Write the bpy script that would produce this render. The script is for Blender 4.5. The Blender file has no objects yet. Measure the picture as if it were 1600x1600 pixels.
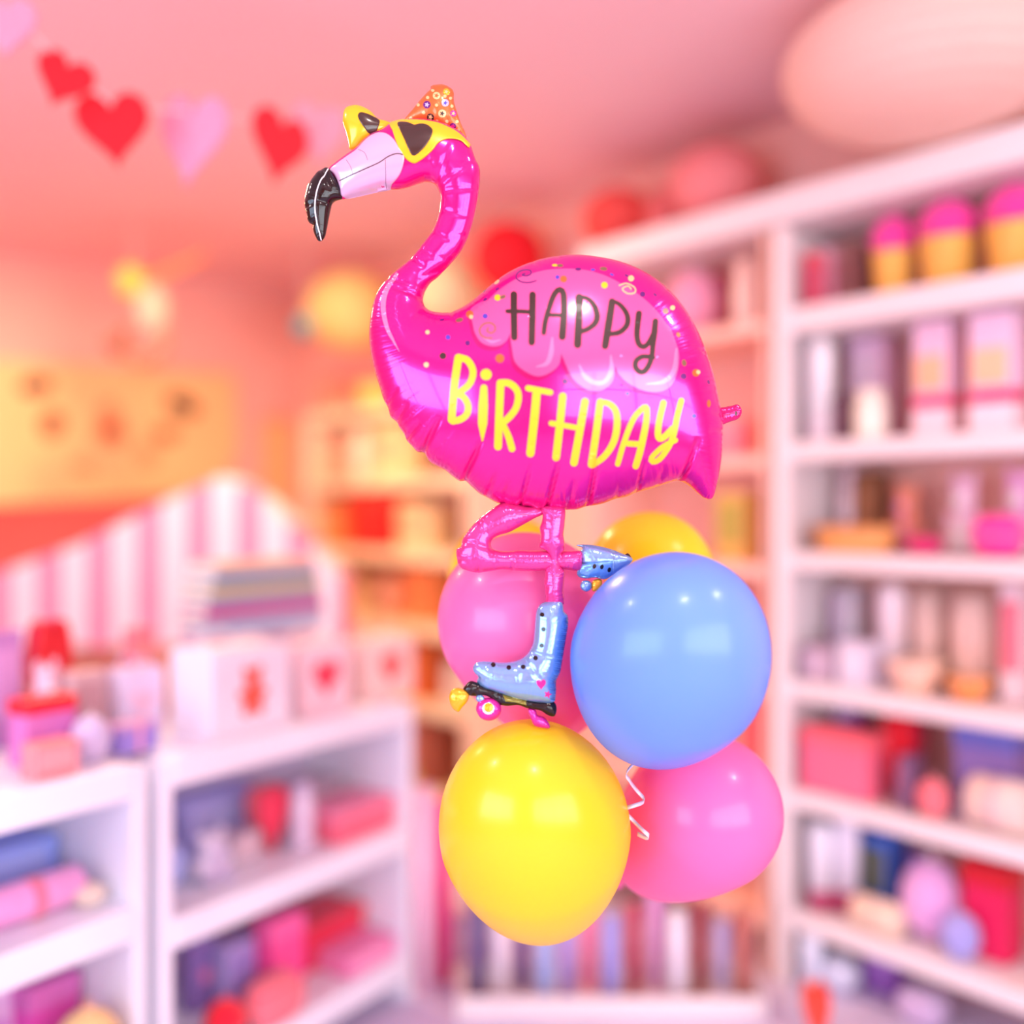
import bpy, bmesh, math, random
import numpy as np
from mathutils import Vector, Matrix
from mathutils.bvhtree import BVHTree
from mathutils.geometry import delaunay_2d_cdt

random.seed(7)
SC = bpy.context.scene
COL = SC.collection
PI = math.pi
R = math.radians

# ------------------------------------------------------------------ frame
# world: wall_back is Y = YB, wall_right is X = XR; the camera stands at the origin, 1.6 m up, turned 40 degrees
CAM_Z, YAW = 1.6, R(-40)
FWD = Vector((math.sin(-YAW), math.cos(-YAW), 0))
RGT = Vector((math.cos(YAW), math.sin(YAW), 0))
FPX = 1600.0
XR, YB, XL, YF, ZC = 3.34, 6.33, -2.6, -2.4, 3.1

def cam_pt(r, f, z):
    v = RGT * r + FWD * f
    return Vector((v.x, v.y, z))
def at(px, py, d):
    return cam_pt((px - 800) / FPX * d, d, CAM_Z + (800 - py) / FPX * d)
def ray(px):
    return FWD + RGT * ((px - 800) / FPX)
def on_x(px, X):
    v = ray(px); t = X / v.x
    return t, v.y * t
def on_y(px, Y):
    v = ray(px); t = Y / v.y
    return t, v.x * t
def zat(py, d):
    return CAM_Z + (800 - py) / FPX * d

# ------------------------------------------------------------------ materials
def lin(c):
    c = c / 255.0
    return c / 12.92 if c <= 0.04045 else ((c + 0.055) / 1.055) ** 2.4
def rgb(t):
    return (lin(t[0]), lin(t[1]), lin(t[2]), 1.0)
_M = {}
def mat(name, col, rough=0.5, metal=0.0, coat=0.0, sss=0.0, vary=0.0, scale=6.0, bump=0.0, bscale=60.0, sheen=0.0, spec=None, trans=0.0):
    if name in _M: return _M[name]
    m = bpy.data.materials.new(name); m.use_nodes = True
    nt = m.node_tree; b = nt.nodes['Principled BSDF']
    b.inputs['Base Color'].default_value = rgb(col)
    b.inputs['Roughness'].default_value = rough
    b.inputs['Metallic'].default_value = metal
    if spec is not None: b.inputs['Specular IOR Level'].default_value = spec
    if coat:
        b.inputs['Coat Weight'].default_value = coat; b.inputs['Coat Roughness'].default_value = 0.04
    if sss:
        b.inputs['Subsurface Weight'].default_value = sss
        b.inputs['Subsurface Radius'].default_value = (0.06, 0.03, 0.03); b.inputs['Subsurface Scale'].default_value = 1.0
    if sheen: b.inputs['Sheen Weight'].default_value = sheen
    tc = nt.nodes.new('ShaderNodeTexCoord')
    if vary:
        n = nt.nodes.new('ShaderNodeTexNoise'); n.inputs['Scale'].default_value = scale; n.inputs['Detail'].default_value = 3
        nt.links.new(tc.outputs['Object'], n.inputs['Vector'])
        mx = nt.nodes.new('ShaderNodeMix'); mx.data_type = 'RGBA'
        a = [min(255, c * (1 + vary)) for c in col]; d = [c * (1 - vary) for c in col]
        mx.inputs[6].default_value = rgb(d); mx.inputs[7].default_value = rgb(a)
        nt.links.new(n.outputs['Fac'], mx.inputs[0]); nt.links.new(mx.outputs[2], b.inputs['Base Color'])
    if bump:
        n2 = nt.nodes.new('ShaderNodeTexNoise'); n2.inputs['Scale'].default_value = bscale
        nt.links.new(tc.outputs['Object'], n2.inputs['Vector'])
        bp = nt.nodes.new('ShaderNodeBump'); bp.inputs['Strength'].default_value = bump; bp.inputs['Distance'].default_value = 0.01
        nt.links.new(n2.outputs['Fac'], bp.inputs['Height']); nt.links.new(bp.outputs['Normal'], b.inputs['Normal'])
    if trans:
        out = nt.nodes['Material Output']
        t = nt.nodes.new('ShaderNodeBsdfTranslucent'); t.inputs['Color'].default_value = rgb(col)
        ms = nt.nodes.new('ShaderNodeMixShader'); ms.inputs[0].default_value = trans
        nt.links.new(b.outputs[0], ms.inputs[1]); nt.links.new(t.outputs[0], ms.inputs[2]); nt.links.new(ms.outputs[0], out.inputs[0])
    _M[name] = m
    return m

def foil_mat(name, col, rough=0.2, metal=0.55, wrinkle=0.35, coat=0.35):
    """Printed metallised film: pucker wrinkles run at right angles to the seam (UV = length along the seam, distance from it)."""
    if name in _M: return _M[name]
    m = bpy.data.materials.new(name); m.use_nodes = True
    nt = m.node_tree; b = nt.nodes['Principled BSDF']
    b.inputs['Base Color'].default_value = rgb(col)
    b.inputs['Roughness'].default_value = rough
    b.inputs['Metallic'].default_value = metal
    b.inputs['Coat Weight'].default_value = coat; b.inputs['Coat Roughness'].default_value = 0.03
    if wrinkle:
        uv = nt.nodes.new('ShaderNodeUVMap'); uv.uv_map = 'seam'
        sp = nt.nodes.new('ShaderNodeSeparateXYZ'); nt.links.new(uv.outputs[0], sp.inputs[0])
        cx = nt.nodes.new('ShaderNodeCombineXYZ')
        mu = nt.nodes.new('ShaderNodeMath'); mu.operation = 'MULTIPLY'; mu.inputs[1].default_value = 0.16
        nt.links.new(sp.outputs[0], mu.inputs[0]); nt.links.new(mu.outputs[0], cx.inputs[0])
        mv = nt.nodes.new('ShaderNodeMath'); mv.operation = 'MULTIPLY'; mv.inputs[1].default_value = 0.012
        nt.links.new(sp.outputs[1], mv.inputs[0]); nt.links.new(mv.outputs[0], cx.inputs[1])
        nz = nt.nodes.new('ShaderNodeTexNoise'); nz.inputs['Scale'].default_value = 1.0; nz.inputs['Detail'].default_value = 1.5
        nt.links.new(cx.outputs[0], nz.inputs['Vector'])
        fo = nt.nodes.new('ShaderNodeMapRange'); fo.inputs[1].default_value = 4; fo.inputs[2].default_value = 62
        fo.inputs[3].default_value = 1.0; fo.inputs[4].default_value = 0.0
        nt.links.new(sp.outputs[1], fo.inputs[0])
        pr = nt.nodes.new('ShaderNodeMath'); pr.operation = 'MULTIPLY'
        nt.links.new(nz.outputs['Fac'], pr.inputs[0]); nt.links.new(fo.outputs[0], pr.inputs[1])
        bp = nt.nodes.new('ShaderNodeBump'); bp.inputs['Strength'].default_value = wrinkle; bp.inputs['Distance'].default_value = 0.006
        nt.links.new(pr.outputs[0], bp.inputs['Height'])
        nt.links.new(bp.outputs['Normal'], b.inputs['Normal'])
    _M[name] = m
    return m

# ------------------------------------------------------------------ objects
def tag(o, label=None, cat=None, group=None, kind=None):
    if label: o['label'] = label
    if cat: o['category'] = cat
    if group: o['group'] = group
    if kind: o['kind'] = kind
    return o
def thing(name, label, cat, loc=(0, 0, 0), rz=0.0, group=None):
    o = bpy.data.objects.new(name, None); o.empty_display_size = 0.05
    COL.objects.link(o); o.location = loc; o.rotation_euler = (0, 0, rz)
    return tag(o, label, cat, group)

class MB:
    """collects shapes for ONE mesh object"""
    def __init__(s): s.v = []; s.f = []; s.m = []; s.sm = []
    def add(s, verts, faces, mi=0, smooth=False, M=None):
        b = len(s.v)
        for p in verts:
            p = Vector(p)
            s.v.append(M @ p if M is not None else p)
        for f in faces:
            s.f.append([b + i for i in f]); s.m.append(mi); s.sm.append(smooth)
        return s
    def box(s, c, size, bev=0.0, mi=0, M=None, seg=2, top=1.0):
        bm = bmesh.new(); bmesh.ops.create_cube(bm, size=1.0)
        for v in bm.verts:
            k = top if v.co.z > 0 else 1.0
            v.co = Vector((v.co.x * size[0] * k, v.co.y * size[1] * k, v.co.z * size[2]))
        if bev:
            bev = min(bev, 0.45 * min(size))
            bmesh.ops.bevel(bm, geom=bm.edges[:], offset=bev, segments=seg, affect='EDGES', profile=0.5)
        bm.verts.index_update()
        vs = [v.co + Vector(c) for v in bm.verts]; fs = [[v.index for v in f.verts] for f in bm.faces]
        bm.free()
        return s.add(vs, fs, mi, False, M)
    def lathe(s, prof, seg=28, mi=0, M=None, smooth=True, ridge=0, amp=0.0):
        vs, fs = [], []
        n = len(prof)
        for (r, z) in prof:
            for k in range(seg):
                a = 2 * PI * k / seg
                rr = r * (1 + amp * math.cos(ridge * a)) if ridge else r
                vs.append((rr * math.cos(a), rr * math.sin(a), z))
        for i in range(n - 1):
            for k in range(seg):
                a, b2 = i * seg + k, i * seg + (k + 1) % seg
                fs.append((a, b2, b2 + seg, a + seg))
        if prof[0][0] > 1e-6: fs.append(tuple(range(seg))[::-1])
        if prof[-1][0] > 1e-6: fs.append(tuple((n - 1) * seg + k for k in range(seg)))
        return s.add(vs, fs, mi, smooth, M)
    def ell(s, c, r, mi=0, seg=24, rings=14, M=None):
        prof = [(max(1e-5, math.sin(PI * i / rings)), -math.cos(PI * i / rings)) for i in range(rings + 1)]
        T = Matrix.Translation(c) @ Matrix.Diagonal((r[0], r[1], r[2], 1))
        if M is not None: T = M @ T
        return s.lathe(prof, seg, mi, T)
    def tube(s, path, rad, seg=10, mi=0, M=None, closed=False):
        P = [Vector(p) for p in path]; n = len(P); vs, fs = [], []
        rads = rad if isinstance(rad, (list, tuple)) else [rad] * n
        up = None
        for i in range(n):
            a = P[(i - 1) % n] if (closed or i > 0) else P[i]; c = P[(i + 1) % n] if (closed or i < n - 1) else P[i]
            t = (c - a).normalized()
            if up is None:
                up = Vector((0, 0, 1)) if abs(t.z) < 0.9 else Vector((1, 0, 0))
            x = t.cross(up).normalized(); up = x.cross(t).normalized()
            for k in range(seg):
                q = 2 * PI * k / seg
                vs.append(P[i] + (x * math.cos(q) + up * math.sin(q)) * rads[i])
        for i in range(n if closed else n - 1):
            j = (i + 1) % n
            for k in range(seg):
                k2 = (k + 1) % seg
                fs.append((i * seg + k, i * seg + k2, j * seg + k2, j * seg + k))
        if not closed:
            fs.append(tuple(range(seg))[::-1]); fs.append(tuple((n - 1) * seg + k for k in range(seg)))
        return s.add(vs, fs, mi, True, M)
    def prism(s, poly, y0, y1, mi=0, M=None, inset=0.0):
        """poly in local x,z, pulled along y from y0 (front) to y1 (back); inset rounds the rim"""
        A = sum(poly[i][0] * poly[(i + 1) % len(poly)][1] - poly[(i + 1) % len(poly)][0] * poly[i][1] for i in range(len(poly)))
        if A < 0: poly = poly[::-1]
        n = len(poly)
        cx = sum(p[0] for p in poly) / n; cz = sum(p[1] for p in poly) / n
        sh = [(cx + (p[0] - cx) * (1 - inset), cz + (p[1] - cz) * (1 - inset)) for p in poly]
        dy = (y1 - y0) * (0.25 if inset else 0.0)
        loops = ([(sh, y0), (poly, y0 + dy), (poly, y1 - dy), (sh, y1)] if inset else [(poly, y0), (poly, y1)])
        vs, fs = [], []
        for pl, y in loops: vs += [(p[0], y, p[1]) for p in pl]
        for l in range(len(loops) - 1):
            for i in range(n):
                j = (i + 1) % n
                fs.append((l * n + i, l * n + n + i, l * n + n + j, l * n + j)[::-1])
        fs.append(tuple(range(n))); fs.append(tuple((len(loops) - 1) * n + i for i in range(n))[::-1])
        return s.add(vs, fs, mi, False, M)
    def build(s, name, mats, parent=None, loc=None, rz=None):
        me = bpy.data.meshes.new(name)
        me.from_pydata([tuple(v) for v in s.v], [], s.f)
        mats = mats if isinstance(mats, (list, tuple)) else [mats]
        for m in mats: me.materials.append(m)
        me.polygons.foreach_set('material_index', s.m); me.polygons.foreach_set('use_smooth', s.sm)
        me.update()
        o = bpy.data.objects.new(name, me); COL.objects.link(o)
        if parent is not None: o.parent = parent
        if loc is not None: o.location = loc
        if rz is not None: o.rotation_euler = (0, 0, rz)
        return o

def heart_poly(w, h, n=36):
    pts = []
    for i in range(n):
        t = 2 * PI * i / n
        pts.append((16 * math.sin(t) ** 3 / 32 * w, (13 * math.cos(t) - 5 * math.cos(2 * t) - 2 * math.cos(3 * t) - math.cos(4 * t) + 2.5) / 29 * h))
    return pts

# ------------------------------------------------------------------ foil balloon sheets
def cr_closed(P, step=3.0, alpha=0.5):
    P = [np.array(p, float) for p in P]; n = len(P); out = []
    for i in range(n):
        p0, p1, p2, p3 = P[i - 1], P[i], P[(i + 1) % n], P[(i + 2) % n]
        t0 = 0; t1 = t0 + max(1e-3, np.linalg.norm(p1 - p0)) ** alpha; t2 = t1 + max(1e-3, np.linalg.norm(p2 - p1)) ** alpha; t3 = t2 + max(1e-3, np.linalg.norm(p3 - p2)) ** alpha
        m = max(1, int(round(np.linalg.norm(p2 - p1) / step)))
        for k in range(m):
            t = t1 + (t2 - t1) * k / m
            a1 = (t1 - t) / (t1 - t0) * p0 + (t - t0) / (t1 - t0) * p1
            a2 = (t2 - t) / (t2 - t1) * p1 + (t - t1) / (t2 - t1) * p2
            a3 = (t3 - t) / (t3 - t2) * p2 + (t - t2) / (t3 - t2) * p3
            b1 = (t2 - t) / (t2 - t0) * a1 + (t - t0) / (t2 - t0) * a2
            b2 = (t3 - t) / (t3 - t1) * a2 + (t - t1) / (t3 - t1) * a3
            out.append((t2 - t) / (t2 - t1) * b1 + (t - t1) / (t2 - t1) * b2)
    return np.array(out)
def cr_open(P, step=3.0):
    P = [np.array(p, float) for p in P]
    if len(P) == 2:
        m = max(1, int(round(np.linalg.norm(P[1] - P[0]) / step)))
        return np.array([P[0] + (P[1] - P[0]) * k / m for k in range(m + 1)])
    Q = [2 * P[0] - P[1]] + P + [2 * P[-1] - P[-2]]
    out = []
    for i in range(1, len(Q) - 2):
        p0, p1, p2, p3 = Q[i - 1], Q[i], Q[i + 1], Q[i + 2]
        m = max(1, int(round(np.linalg.norm(p2 - p1) / step)))
        for k in range(m):
            t = k / m
            out.append(0.5 * ((2 * p1) + (-p0 + p2) * t + (2 * p0 - 5 * p1 + 4 * p2 - p3) * t * t + (-p0 + 3 * p1 - 3 * p2 + p3) * t ** 3))
    out.append(P[-1])
    return np.array(out)
def inside(pts, poly):
    x, y = pts[:, 0], pts[:, 1]; r = np.zeros(len(pts), bool)
    n = len(poly)
    for i in range(n):
        x1, y1 = poly[i]; x2, y2 = poly[(i + 1) % n]
        if y1 == y2: continue
        c = ((y1 > y) != (y2 > y)) & (x < (x2 - x1) * (y - y1) / (y2 - y1) + x1)
        r ^= c
    return r
def seg_dist(pts, a, b):
    ab = b - a; L = max(1e-9, float(ab @ ab))
    t = np.clip(((pts - a) @ ab) / L, 0, 1)
    return np.hypot(*(pts - (a + t[:, None] * ab)).T), t
def poly_dist(pts, poly):
    best = np.full(len(pts), 1e9); s = np.zeros(len(pts)); acc = 0.0
    n = len(poly)
    for i in range(n):
        a, b = poly[i], poly[(i + 1) % n]
        d, t = seg_dist(pts, a, b); L = np.linalg.norm(b - a)
        k = d < best
        best[k] = d[k]; s[k] = acc + t[k] * L
        acc += L
    return best, s
def ccw(p):
    p = np.asarray(p, float)
    A = np.sum(p[:, 0] * np.roll(p[:, 1], -1) - np.roll(p[:, 0], -1) * p[:, 1])
    return p if A > 0 else p[::-1]
def stroke(P, w, mi, step=3.5, caps=True):
    """a pen stroke as convex quads with round ends -> list of (polygon, material)"""
    c = cr_open(P, step); n = len(c)
    if isinstance(w, (list, tuple)):
        ww = np.interp(np.linspace(0, 1, n), np.linspace(0, 1, len(w)), w)
    else: ww = np.full(n, float(w))
    d = np.gradient(c, axis=0); d /= np.maximum(1e-9, np.hypot(d[:, 0], d[:, 1]))[:, None]
    nn = np.stack([-d[:, 1], d[:, 0]], 1)
    L, Rr = c + nn * ww[:, None] / 2, c - nn * ww[:, None] / 2
    out = [(np.array([L[i], Rr[i], Rr[i + 1], L[i + 1]]), mi) for i in range(n - 1)]
    if caps:
        for i, sg in ((0, -1), (n - 1, 1)):
            a0 = math.atan2(nn[i][1], nn[i][0])
            out.append((np.array([c[i] + ww[i] / 2 * np.array([math.cos(a0 - sg * PI * k / 6), math.sin(a0 - sg * PI * k / 6)]) for k in range(7)]), mi))
    return out
def dot(x, y, r, mi, ry=None, rot=0.0, n=12):
    ry = r if ry is None else ry
    q = []
    for k in range(n):
        a = 2 * PI * k / n; u, v = r * math.cos(a), ry * math.sin(a)
        q.append((x + u * math.cos(rot) - v * math.sin(rot), y + u * math.sin(rot) + v * math.cos(rot)))
    return [(np.array(q), mi)]
def star(x, y, r, mi, rot=0.3):
    return [(np.array([(x + (r if k % 2 == 0 else r * 0.45) * math.sin(PI * k / 5 + rot), y - (r if k % 2 == 0 else r * 0.45) * math.cos(PI * k / 5 + rot)) for k in range(10)]), mi)]

def cdt(pts, faces):
    V = [Vector((float(p[0]), float(p[1]))) for p in pts]
    return delaunay_2d_cdt(V, [], [list(f) for f in faces], 1, 1e-3)
def hexpts(lo, hi, sp):
    xs, ys, k = [], [], 0
    y = lo[1]
    while y <= hi[1]:
        row = np.arange(lo[0] + (sp / 2 if k % 2 else 0), hi[0], sp)
        xs.append(row); ys.append(np.full(len(row), y)); y += sp * 0.866; k += 1
    return np.stack([np.concatenate(xs), np.concatenate(ys)], 1)

class Sheet:
    """two films sealed along one outline (photograph units, 1 = 1 px) and blown up: the pillow shape is sqrt of the Poisson solution"""
    def __init__(s, outline, spacing=4.0, fat=1.0, step=3.0, smooth=True, creases=()):
        s.out = ccw(cr_closed(outline, step) if smooth else np.array(outline, float))
        lo, hi = s.out.min(0), s.out.max(0)
        hp = hexpts(lo, hi, spacing)
        hp = hp[inside(hp, s.out)]
        d, _ = poly_dist(hp, s.out); hp = hp[d > 0.62 * spacing]
        nx = np.roll(s.out, -1, 0) - np.roll(s.out, 1, 0); nx /= np.maximum(1e-9, np.hypot(nx[:, 0], nx[:, 1]))[:, None]
        inn = np.stack([-nx[:, 1], nx[:, 0]], 1)
        rings = []
        for q in (0.7, 1.7):
            rp = s.out + inn * q
            ok = inside(rp, s.out)
            dd, _ = poly_dist(rp, s.out); rings.append(rp[ok & (dd > 0.8 * q)])
        s.inner = np.concatenate([hp] + rings)
        s.fat = fat; s.creases = creases
        n = len(s.out)
        res = cdt(np.concatenate([s.out, s.inner]), [range(n)])
        V = np.array([(p.x, p.y) for p in res[0]]); T = np.array([f for f in res[2] if len(f) == 3])
        e = np.sort(np.concatenate([T[:, [0, 1]], T[:, [1, 2]], T[:, [2, 0]]]), 1)
        ue, cnt = np.unique(e, axis=0, return_counts=True)
        fixed = np.zeros(len(V), bool); fixed[ue[cnt == 1].ravel()] = True
        # cotangent stiffness
        I, J, Wt = [], [], []
        area = np.zeros(len(V))
        for a, b, c in ((0, 1, 2), (1, 2, 0), (2, 0, 1)):
            p, q, r = V[T[:, a]], V[T[:, b]], V[T[:, c]]
            u, v = p - r, q - r
            cr = np.abs(u[:, 0] * v[:, 1] - u[:, 1] * v[:, 0])
            I.append(T[:, a]); J.append(T[:, b]); Wt.append(0.5 * np.clip((u * v).sum(1) / np.maximum(cr, 1e-6), -5, 20))
            np.add.at(area, T[:, a], cr / 6)
        I, J, Wt = np.concatenate(I), np.concatenate(J), np.concatenate(Wt)
        N = len(V); diag = np.bincount(I, Wt, N) + np.bincount(J, Wt, N)
        free = ~fixed
        def mul(x):
            return diag * x - np.bincount(I, Wt * x[J], N) - np.bincount(J, Wt * x[I], N)
        x = np.zeros(N); r = np.where(free, area, 0.0); dg = np.where(np.abs(diag) > 1e-9, diag, 1)
        z = r / dg; p = z.copy(); rz = r @ z; r0 = rz
        for _ in range(900):
            Ap = np.where(free, mul(p), 0.0); al = rz / max(1e-30, p @ Ap)
            x += al * p; r -= al * Ap; z = r / dg; rn = r @ z
            if rn < 1e-12 * r0: break
            p = z + rn / rz * p; rz = rn
        s.V, s.T, s.u = V, T, np.maximum(x, 0)
        s.bvh = BVHTree.FromPolygons([(a, b, 0.0) for a, b in V], [tuple(int(k) for k in t) for t in T])
    def height(s, pts, creased=True):
        pts = np.asarray(pts, float); h = np.zeros(len(pts))
        for i, (x, y) in enumerate(pts):
            loc, _n, fi, _d = s.bvh.find_nearest((x, y, 0.0))
            a, b, c = s.T[fi]
            A, B, C = s.V[a], s.V[b], s.V[c]
            den = (B[1] - C[1]) * (A[0] - C[0]) + (C[0] - B[0]) * (A[1] - C[1])
            if abs(den) < 1e-9: u = s.u[a]
            else:
                w0 = ((B[1] - C[1]) * (loc.x - C[0]) + (C[0] - B[0]) * (loc.y - C[1])) / den
                w1 = ((C[1] - A[1]) * (loc.x - C[0]) + (A[0] - C[0]) * (loc.y - C[1])) / den
                u = w0 * s.u[a] + w1 * s.u[b] + (1 - w0 - w1) * s.u[c]
            h[i] = math.sqrt(max(0.0, 2 * u))
        h = h * (0.66 + 0.3 * np.exp(-h / 45.0)) * s.fat
        if creased and len(s.creases):
            cut = np.zeros(len(pts))
            for (x0, y0, x1, y1, A, w) in s.creases:
                d, t = seg_dist(pts, np.array((x0, y0), float), np.array((x1, y1), float))
                cut = np.maximum(cut, A * (1 - t) ** 0.6 * np.exp(-(d / w) ** 2))
                cut = cut - 0.30 * A * (1 - t) ** 0.6 * np.exp(-((d - 2.6 * w) / (1.3 * w)) ** 2)
            h = np.maximum(h - np.minimum(cut, 0.8 * h), np.minimum(h, 0.15))
        return h
    def unproject(s, q, y0=0.0, host=None):
        """where on the bulging film a printed point lies that is seen at q (px offsets from the middle of the photograph)"""
        q = np.asarray(q, float); c = np.array((800.0, 800.0)); p = q.copy()
        for _ in range(3):
            p = c + (q - c) * (1 - ((host or s).height(p, False)[:, None] + y0) / FPX)
        return p
    def mesh(s, name, mats, prints=(), back=None, k=0.00096875, org=(800, 800), y0=0.0, parent=None, drape=None, lift=1.2, quiet=None):
        """prints: (polygon px, material index), later ones on top; back: material map for the rear film"""
        pts = [s.out, s.inner]; faces = [list(range(len(s.out)))]; pm = [0]
        b = len(s.out) + len(s.inner)
        if prints:
            allp = np.concatenate([p for p, _ in prints]); up = s.unproject(allp, -y0, drape); i = 0
            for p, m in prints:
                q = ccw(up[i:i + len(p)]); i += len(p)
                faces.append(list(range(b, b + len(q)))); pts.append(q); b += len(q); pm.append(m)
        ed = [(f[i], f[(i + 1) % len(f)]) for f in faces for i in range(len(f))]
        res = delaunay_2d_cdt([Vector((float(p[0]), float(p[1]))) for p in np.concatenate(pts)], ed, [], 0, 1e-3)
        V = np.array([(p.x, p.y) for p in res[0]])
        F = np.array([f for f in res[2] if len(f) == 3])
        cen = V[F].mean(1)
        F = F[inside(cen, s.out)]; cen = V[F].mean(1)
        FM = np.zeros(len(F), int); allv = np.concatenate(pts)
        for f, m in zip(faces[1:], pm[1:]):
            q = allv[f]; lo, hi = q.min(0), q.max(0)
            c = np.nonzero((cen[:, 0] > lo[0]) & (cen[:, 0] < hi[0]) & (cen[:, 1] > lo[1]) & (cen[:, 1] < hi[1]))[0]
            if len(c): FM[c[inside(cen[c], q)]] = m
        FM = [int(x) for x in FM]
        F = np.array(F)
        e = np.sort(np.concatenate([F[:, [0, 1]], F[:, [1, 2]], F[:, [2, 0]]]), 1)
        ue, cnt = np.unique(e, axis=0, return_counts=True)
        rim = np.zeros(len(V), bool); rim[ue[cnt == 1].ravel()] = True
        if drape is None:
            h = s.height(V); hb = h
        else:
            own = s.height(V); base = drape.height(V)
            h = base + lift * np.clip(own / 3.0, 0.55, 1); hb = -(base - 3.0)
        h = np.where(rim & (drape is None), 0.0, h)
        sd, ss = poly_dist(V, s.out)
        if quiet is not None: sd = sd + np.clip((quiet - V[:, 1]) / 60.0, 0, 1) * 80
        used = np.unique(F); idx = -np.ones(len(V), int)
        verts, uvs = [], []
        for i in used:
            idx[i] = len(verts)
            verts.append(((V[i, 0] - org[0]) * k, (y0 - h[i]) * k, (org[1] - V[i, 1]) * k)); uvs.append((ss[i], sd[i]))
        idb = idx.copy()
        for i in used:
            if rim[i] and drape is None: continue
            idb[i] = len(verts)
            verts.append(((V[i, 0] - org[0]) * k, (y0 + hb[i]) * k, (org[1] - V[i, 1]) * k)); uvs.append((ss[i], sd[i]))
        # image y points down, so a CCW triangle in px is clockwise seen from the front: flip
        faces3 = [tuple(int(idx[j]) for j in f[::-1]) for f in F]; fm = list(FM)
        faces3 += [tuple(int(idb[j]) for j in f) for f in F]
        fm += [(back or {}).get(m, m) for m in FM]
        # front must face -y: check the first big face
        a, b2, c = (Vector(verts[j]) for j in faces3[len(F) // 2])
        if (b2 - a).cross(c - a).y > 0:
            faces3 = [f[::-1] for f in faces3]
        me = bpy.data.meshes.new(name); me.from_pydata(verts, [], faces3)
        for m in mats: me.materials.append(m)
        me.polygons.foreach_set('material_index', fm); me.polygons.foreach_set('use_smooth', [True] * len(faces3))
        uvl = me.uv_layers.new(name='seam')
        li = np.zeros(len(me.loops), np.int32); me.loops.foreach_get('vertex_index', li)
        uvl.data.foreach_set('uv', np.array(uvs, np.float32)[li].ravel())
        me.update()
        o = bpy.data.objects.new(name, me); COL.objects.link(o)
        if parent is not None: o.parent = parent
        return o

# ================================================================== the flamingo balloon
def tr(pts, ox, oy, f):
    return [(ox + x / f, oy + y / f) for x, y in pts]
def c2(p): return tr(p, 450, 100, 4.5714)      # head
def c3(p): return tr(p, 560, 380, 2.5806)      # body
def c4(p): return tr(p, 660, 760, 4.0)         # legs
def ch(p): return tr(p, 770, 430, 5.7143)      # HAPPY
def cb(p): return tr(p, 680, 540, 8.0)         # BIRT
def cd(p): return tr(p, 860, 580, 7.2727)      # HDAY
def ca(p): return tr(p, 660, 390, 8.0)
def ce(p): return tr(p, 860, 390, 5.7143)
def shift(p, y0):
    return [(800 + (x - 800) * (1 + y0 / FPX), 800 + (y - 800) * (1 + y0 / FPX)) for x, y in p]

FD = 1.55
flamingo = thing('flamingo_balloon', 'magenta foil flamingo balloon with party hat, sunglasses and roller skates, lettered HAPPY BIRTHDAY', 'balloon',
                 cam_pt(0, FD, CAM_Z), YAW)
MAG = foil_mat('magenta foil', (236, 16, 138), 0.2, 0.5)
MAG2 = foil_mat('deep pink foil', (214, 12, 112), 0.2, 0.5)
WING = foil_mat('wing pink foil', (250, 92, 158), 0.2, 0.4)
WING2 = foil_mat('pale wing pink foil', (253, 130, 182), 0.2, 0.4)
LEGP = foil_mat('leg pink foil', (236, 62, 146), 0.2, 0.5, 0.25)
BRN = foil_mat('dark brown foil print', (50, 26, 18), 0.4, 0.0, 0.2, 0.04)
YEL = foil_mat('yellow foil print', (252, 188, 22), 0.34, 0.0, 0.2, 0.1)
PUR = foil_mat('purple foil print', (92, 8, 108), 0.28, 0.2, 0.1)
BLU = foil_mat('blue foil print', (72, 62, 178), 0.28, 0.2, 0.1)
PEA = foil_mat('peach foil print', (255, 190, 130), 0.28, 0.15, 0.1)
ORA = foil_mat('orange foil print', (250, 104, 44), 0.28, 0.3, 0.15)
OLV = foil_mat('olive foil print', (118, 92, 66), 0.28, 0.2, 0.1)
LAV = foil_mat('beak lavender foil', (216, 176, 206), 0.22, 0.3, 0.0)
FRM = foil_mat('yellow sunglasses foil', (252, 188, 22), 0.25, 0.15, 0.0)
LNS = foil_mat('dark lens foil', (62, 40, 34), 0.22, 0.2, 0.0)
BLK = foil_mat('black foil', (30, 20, 20), 0.16, 0.5, 0.2)
WHT = foil_mat('white foil print', (246, 238, 244), 0.25, 0.1, 0.1)
SIL = foil_mat('silver blue foil', (132, 176, 228), 0.16, 0.55, 0.15)
SKY = foil_mat('sky blue foil print', (110, 168, 230), 0.18, 0.5, 0.2)
AMB = foil_mat('amber yellow foil', (250, 178, 34), 0.2, 0.4, 0.2)
HOT = foil_mat('hot pink foil print', (226, 40, 150), 0.22, 0.4, 0.2)
BM = [MAG, MAG2, WING, WING2, BRN, YEL, PUR, BLU, PEA, ORA, OLV]
iMAG, iMAG2, iWING, iWING2, iBRN, iYEL, iPUR, iBLU, iPEA, iORA, iOLV = range(11)

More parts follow.
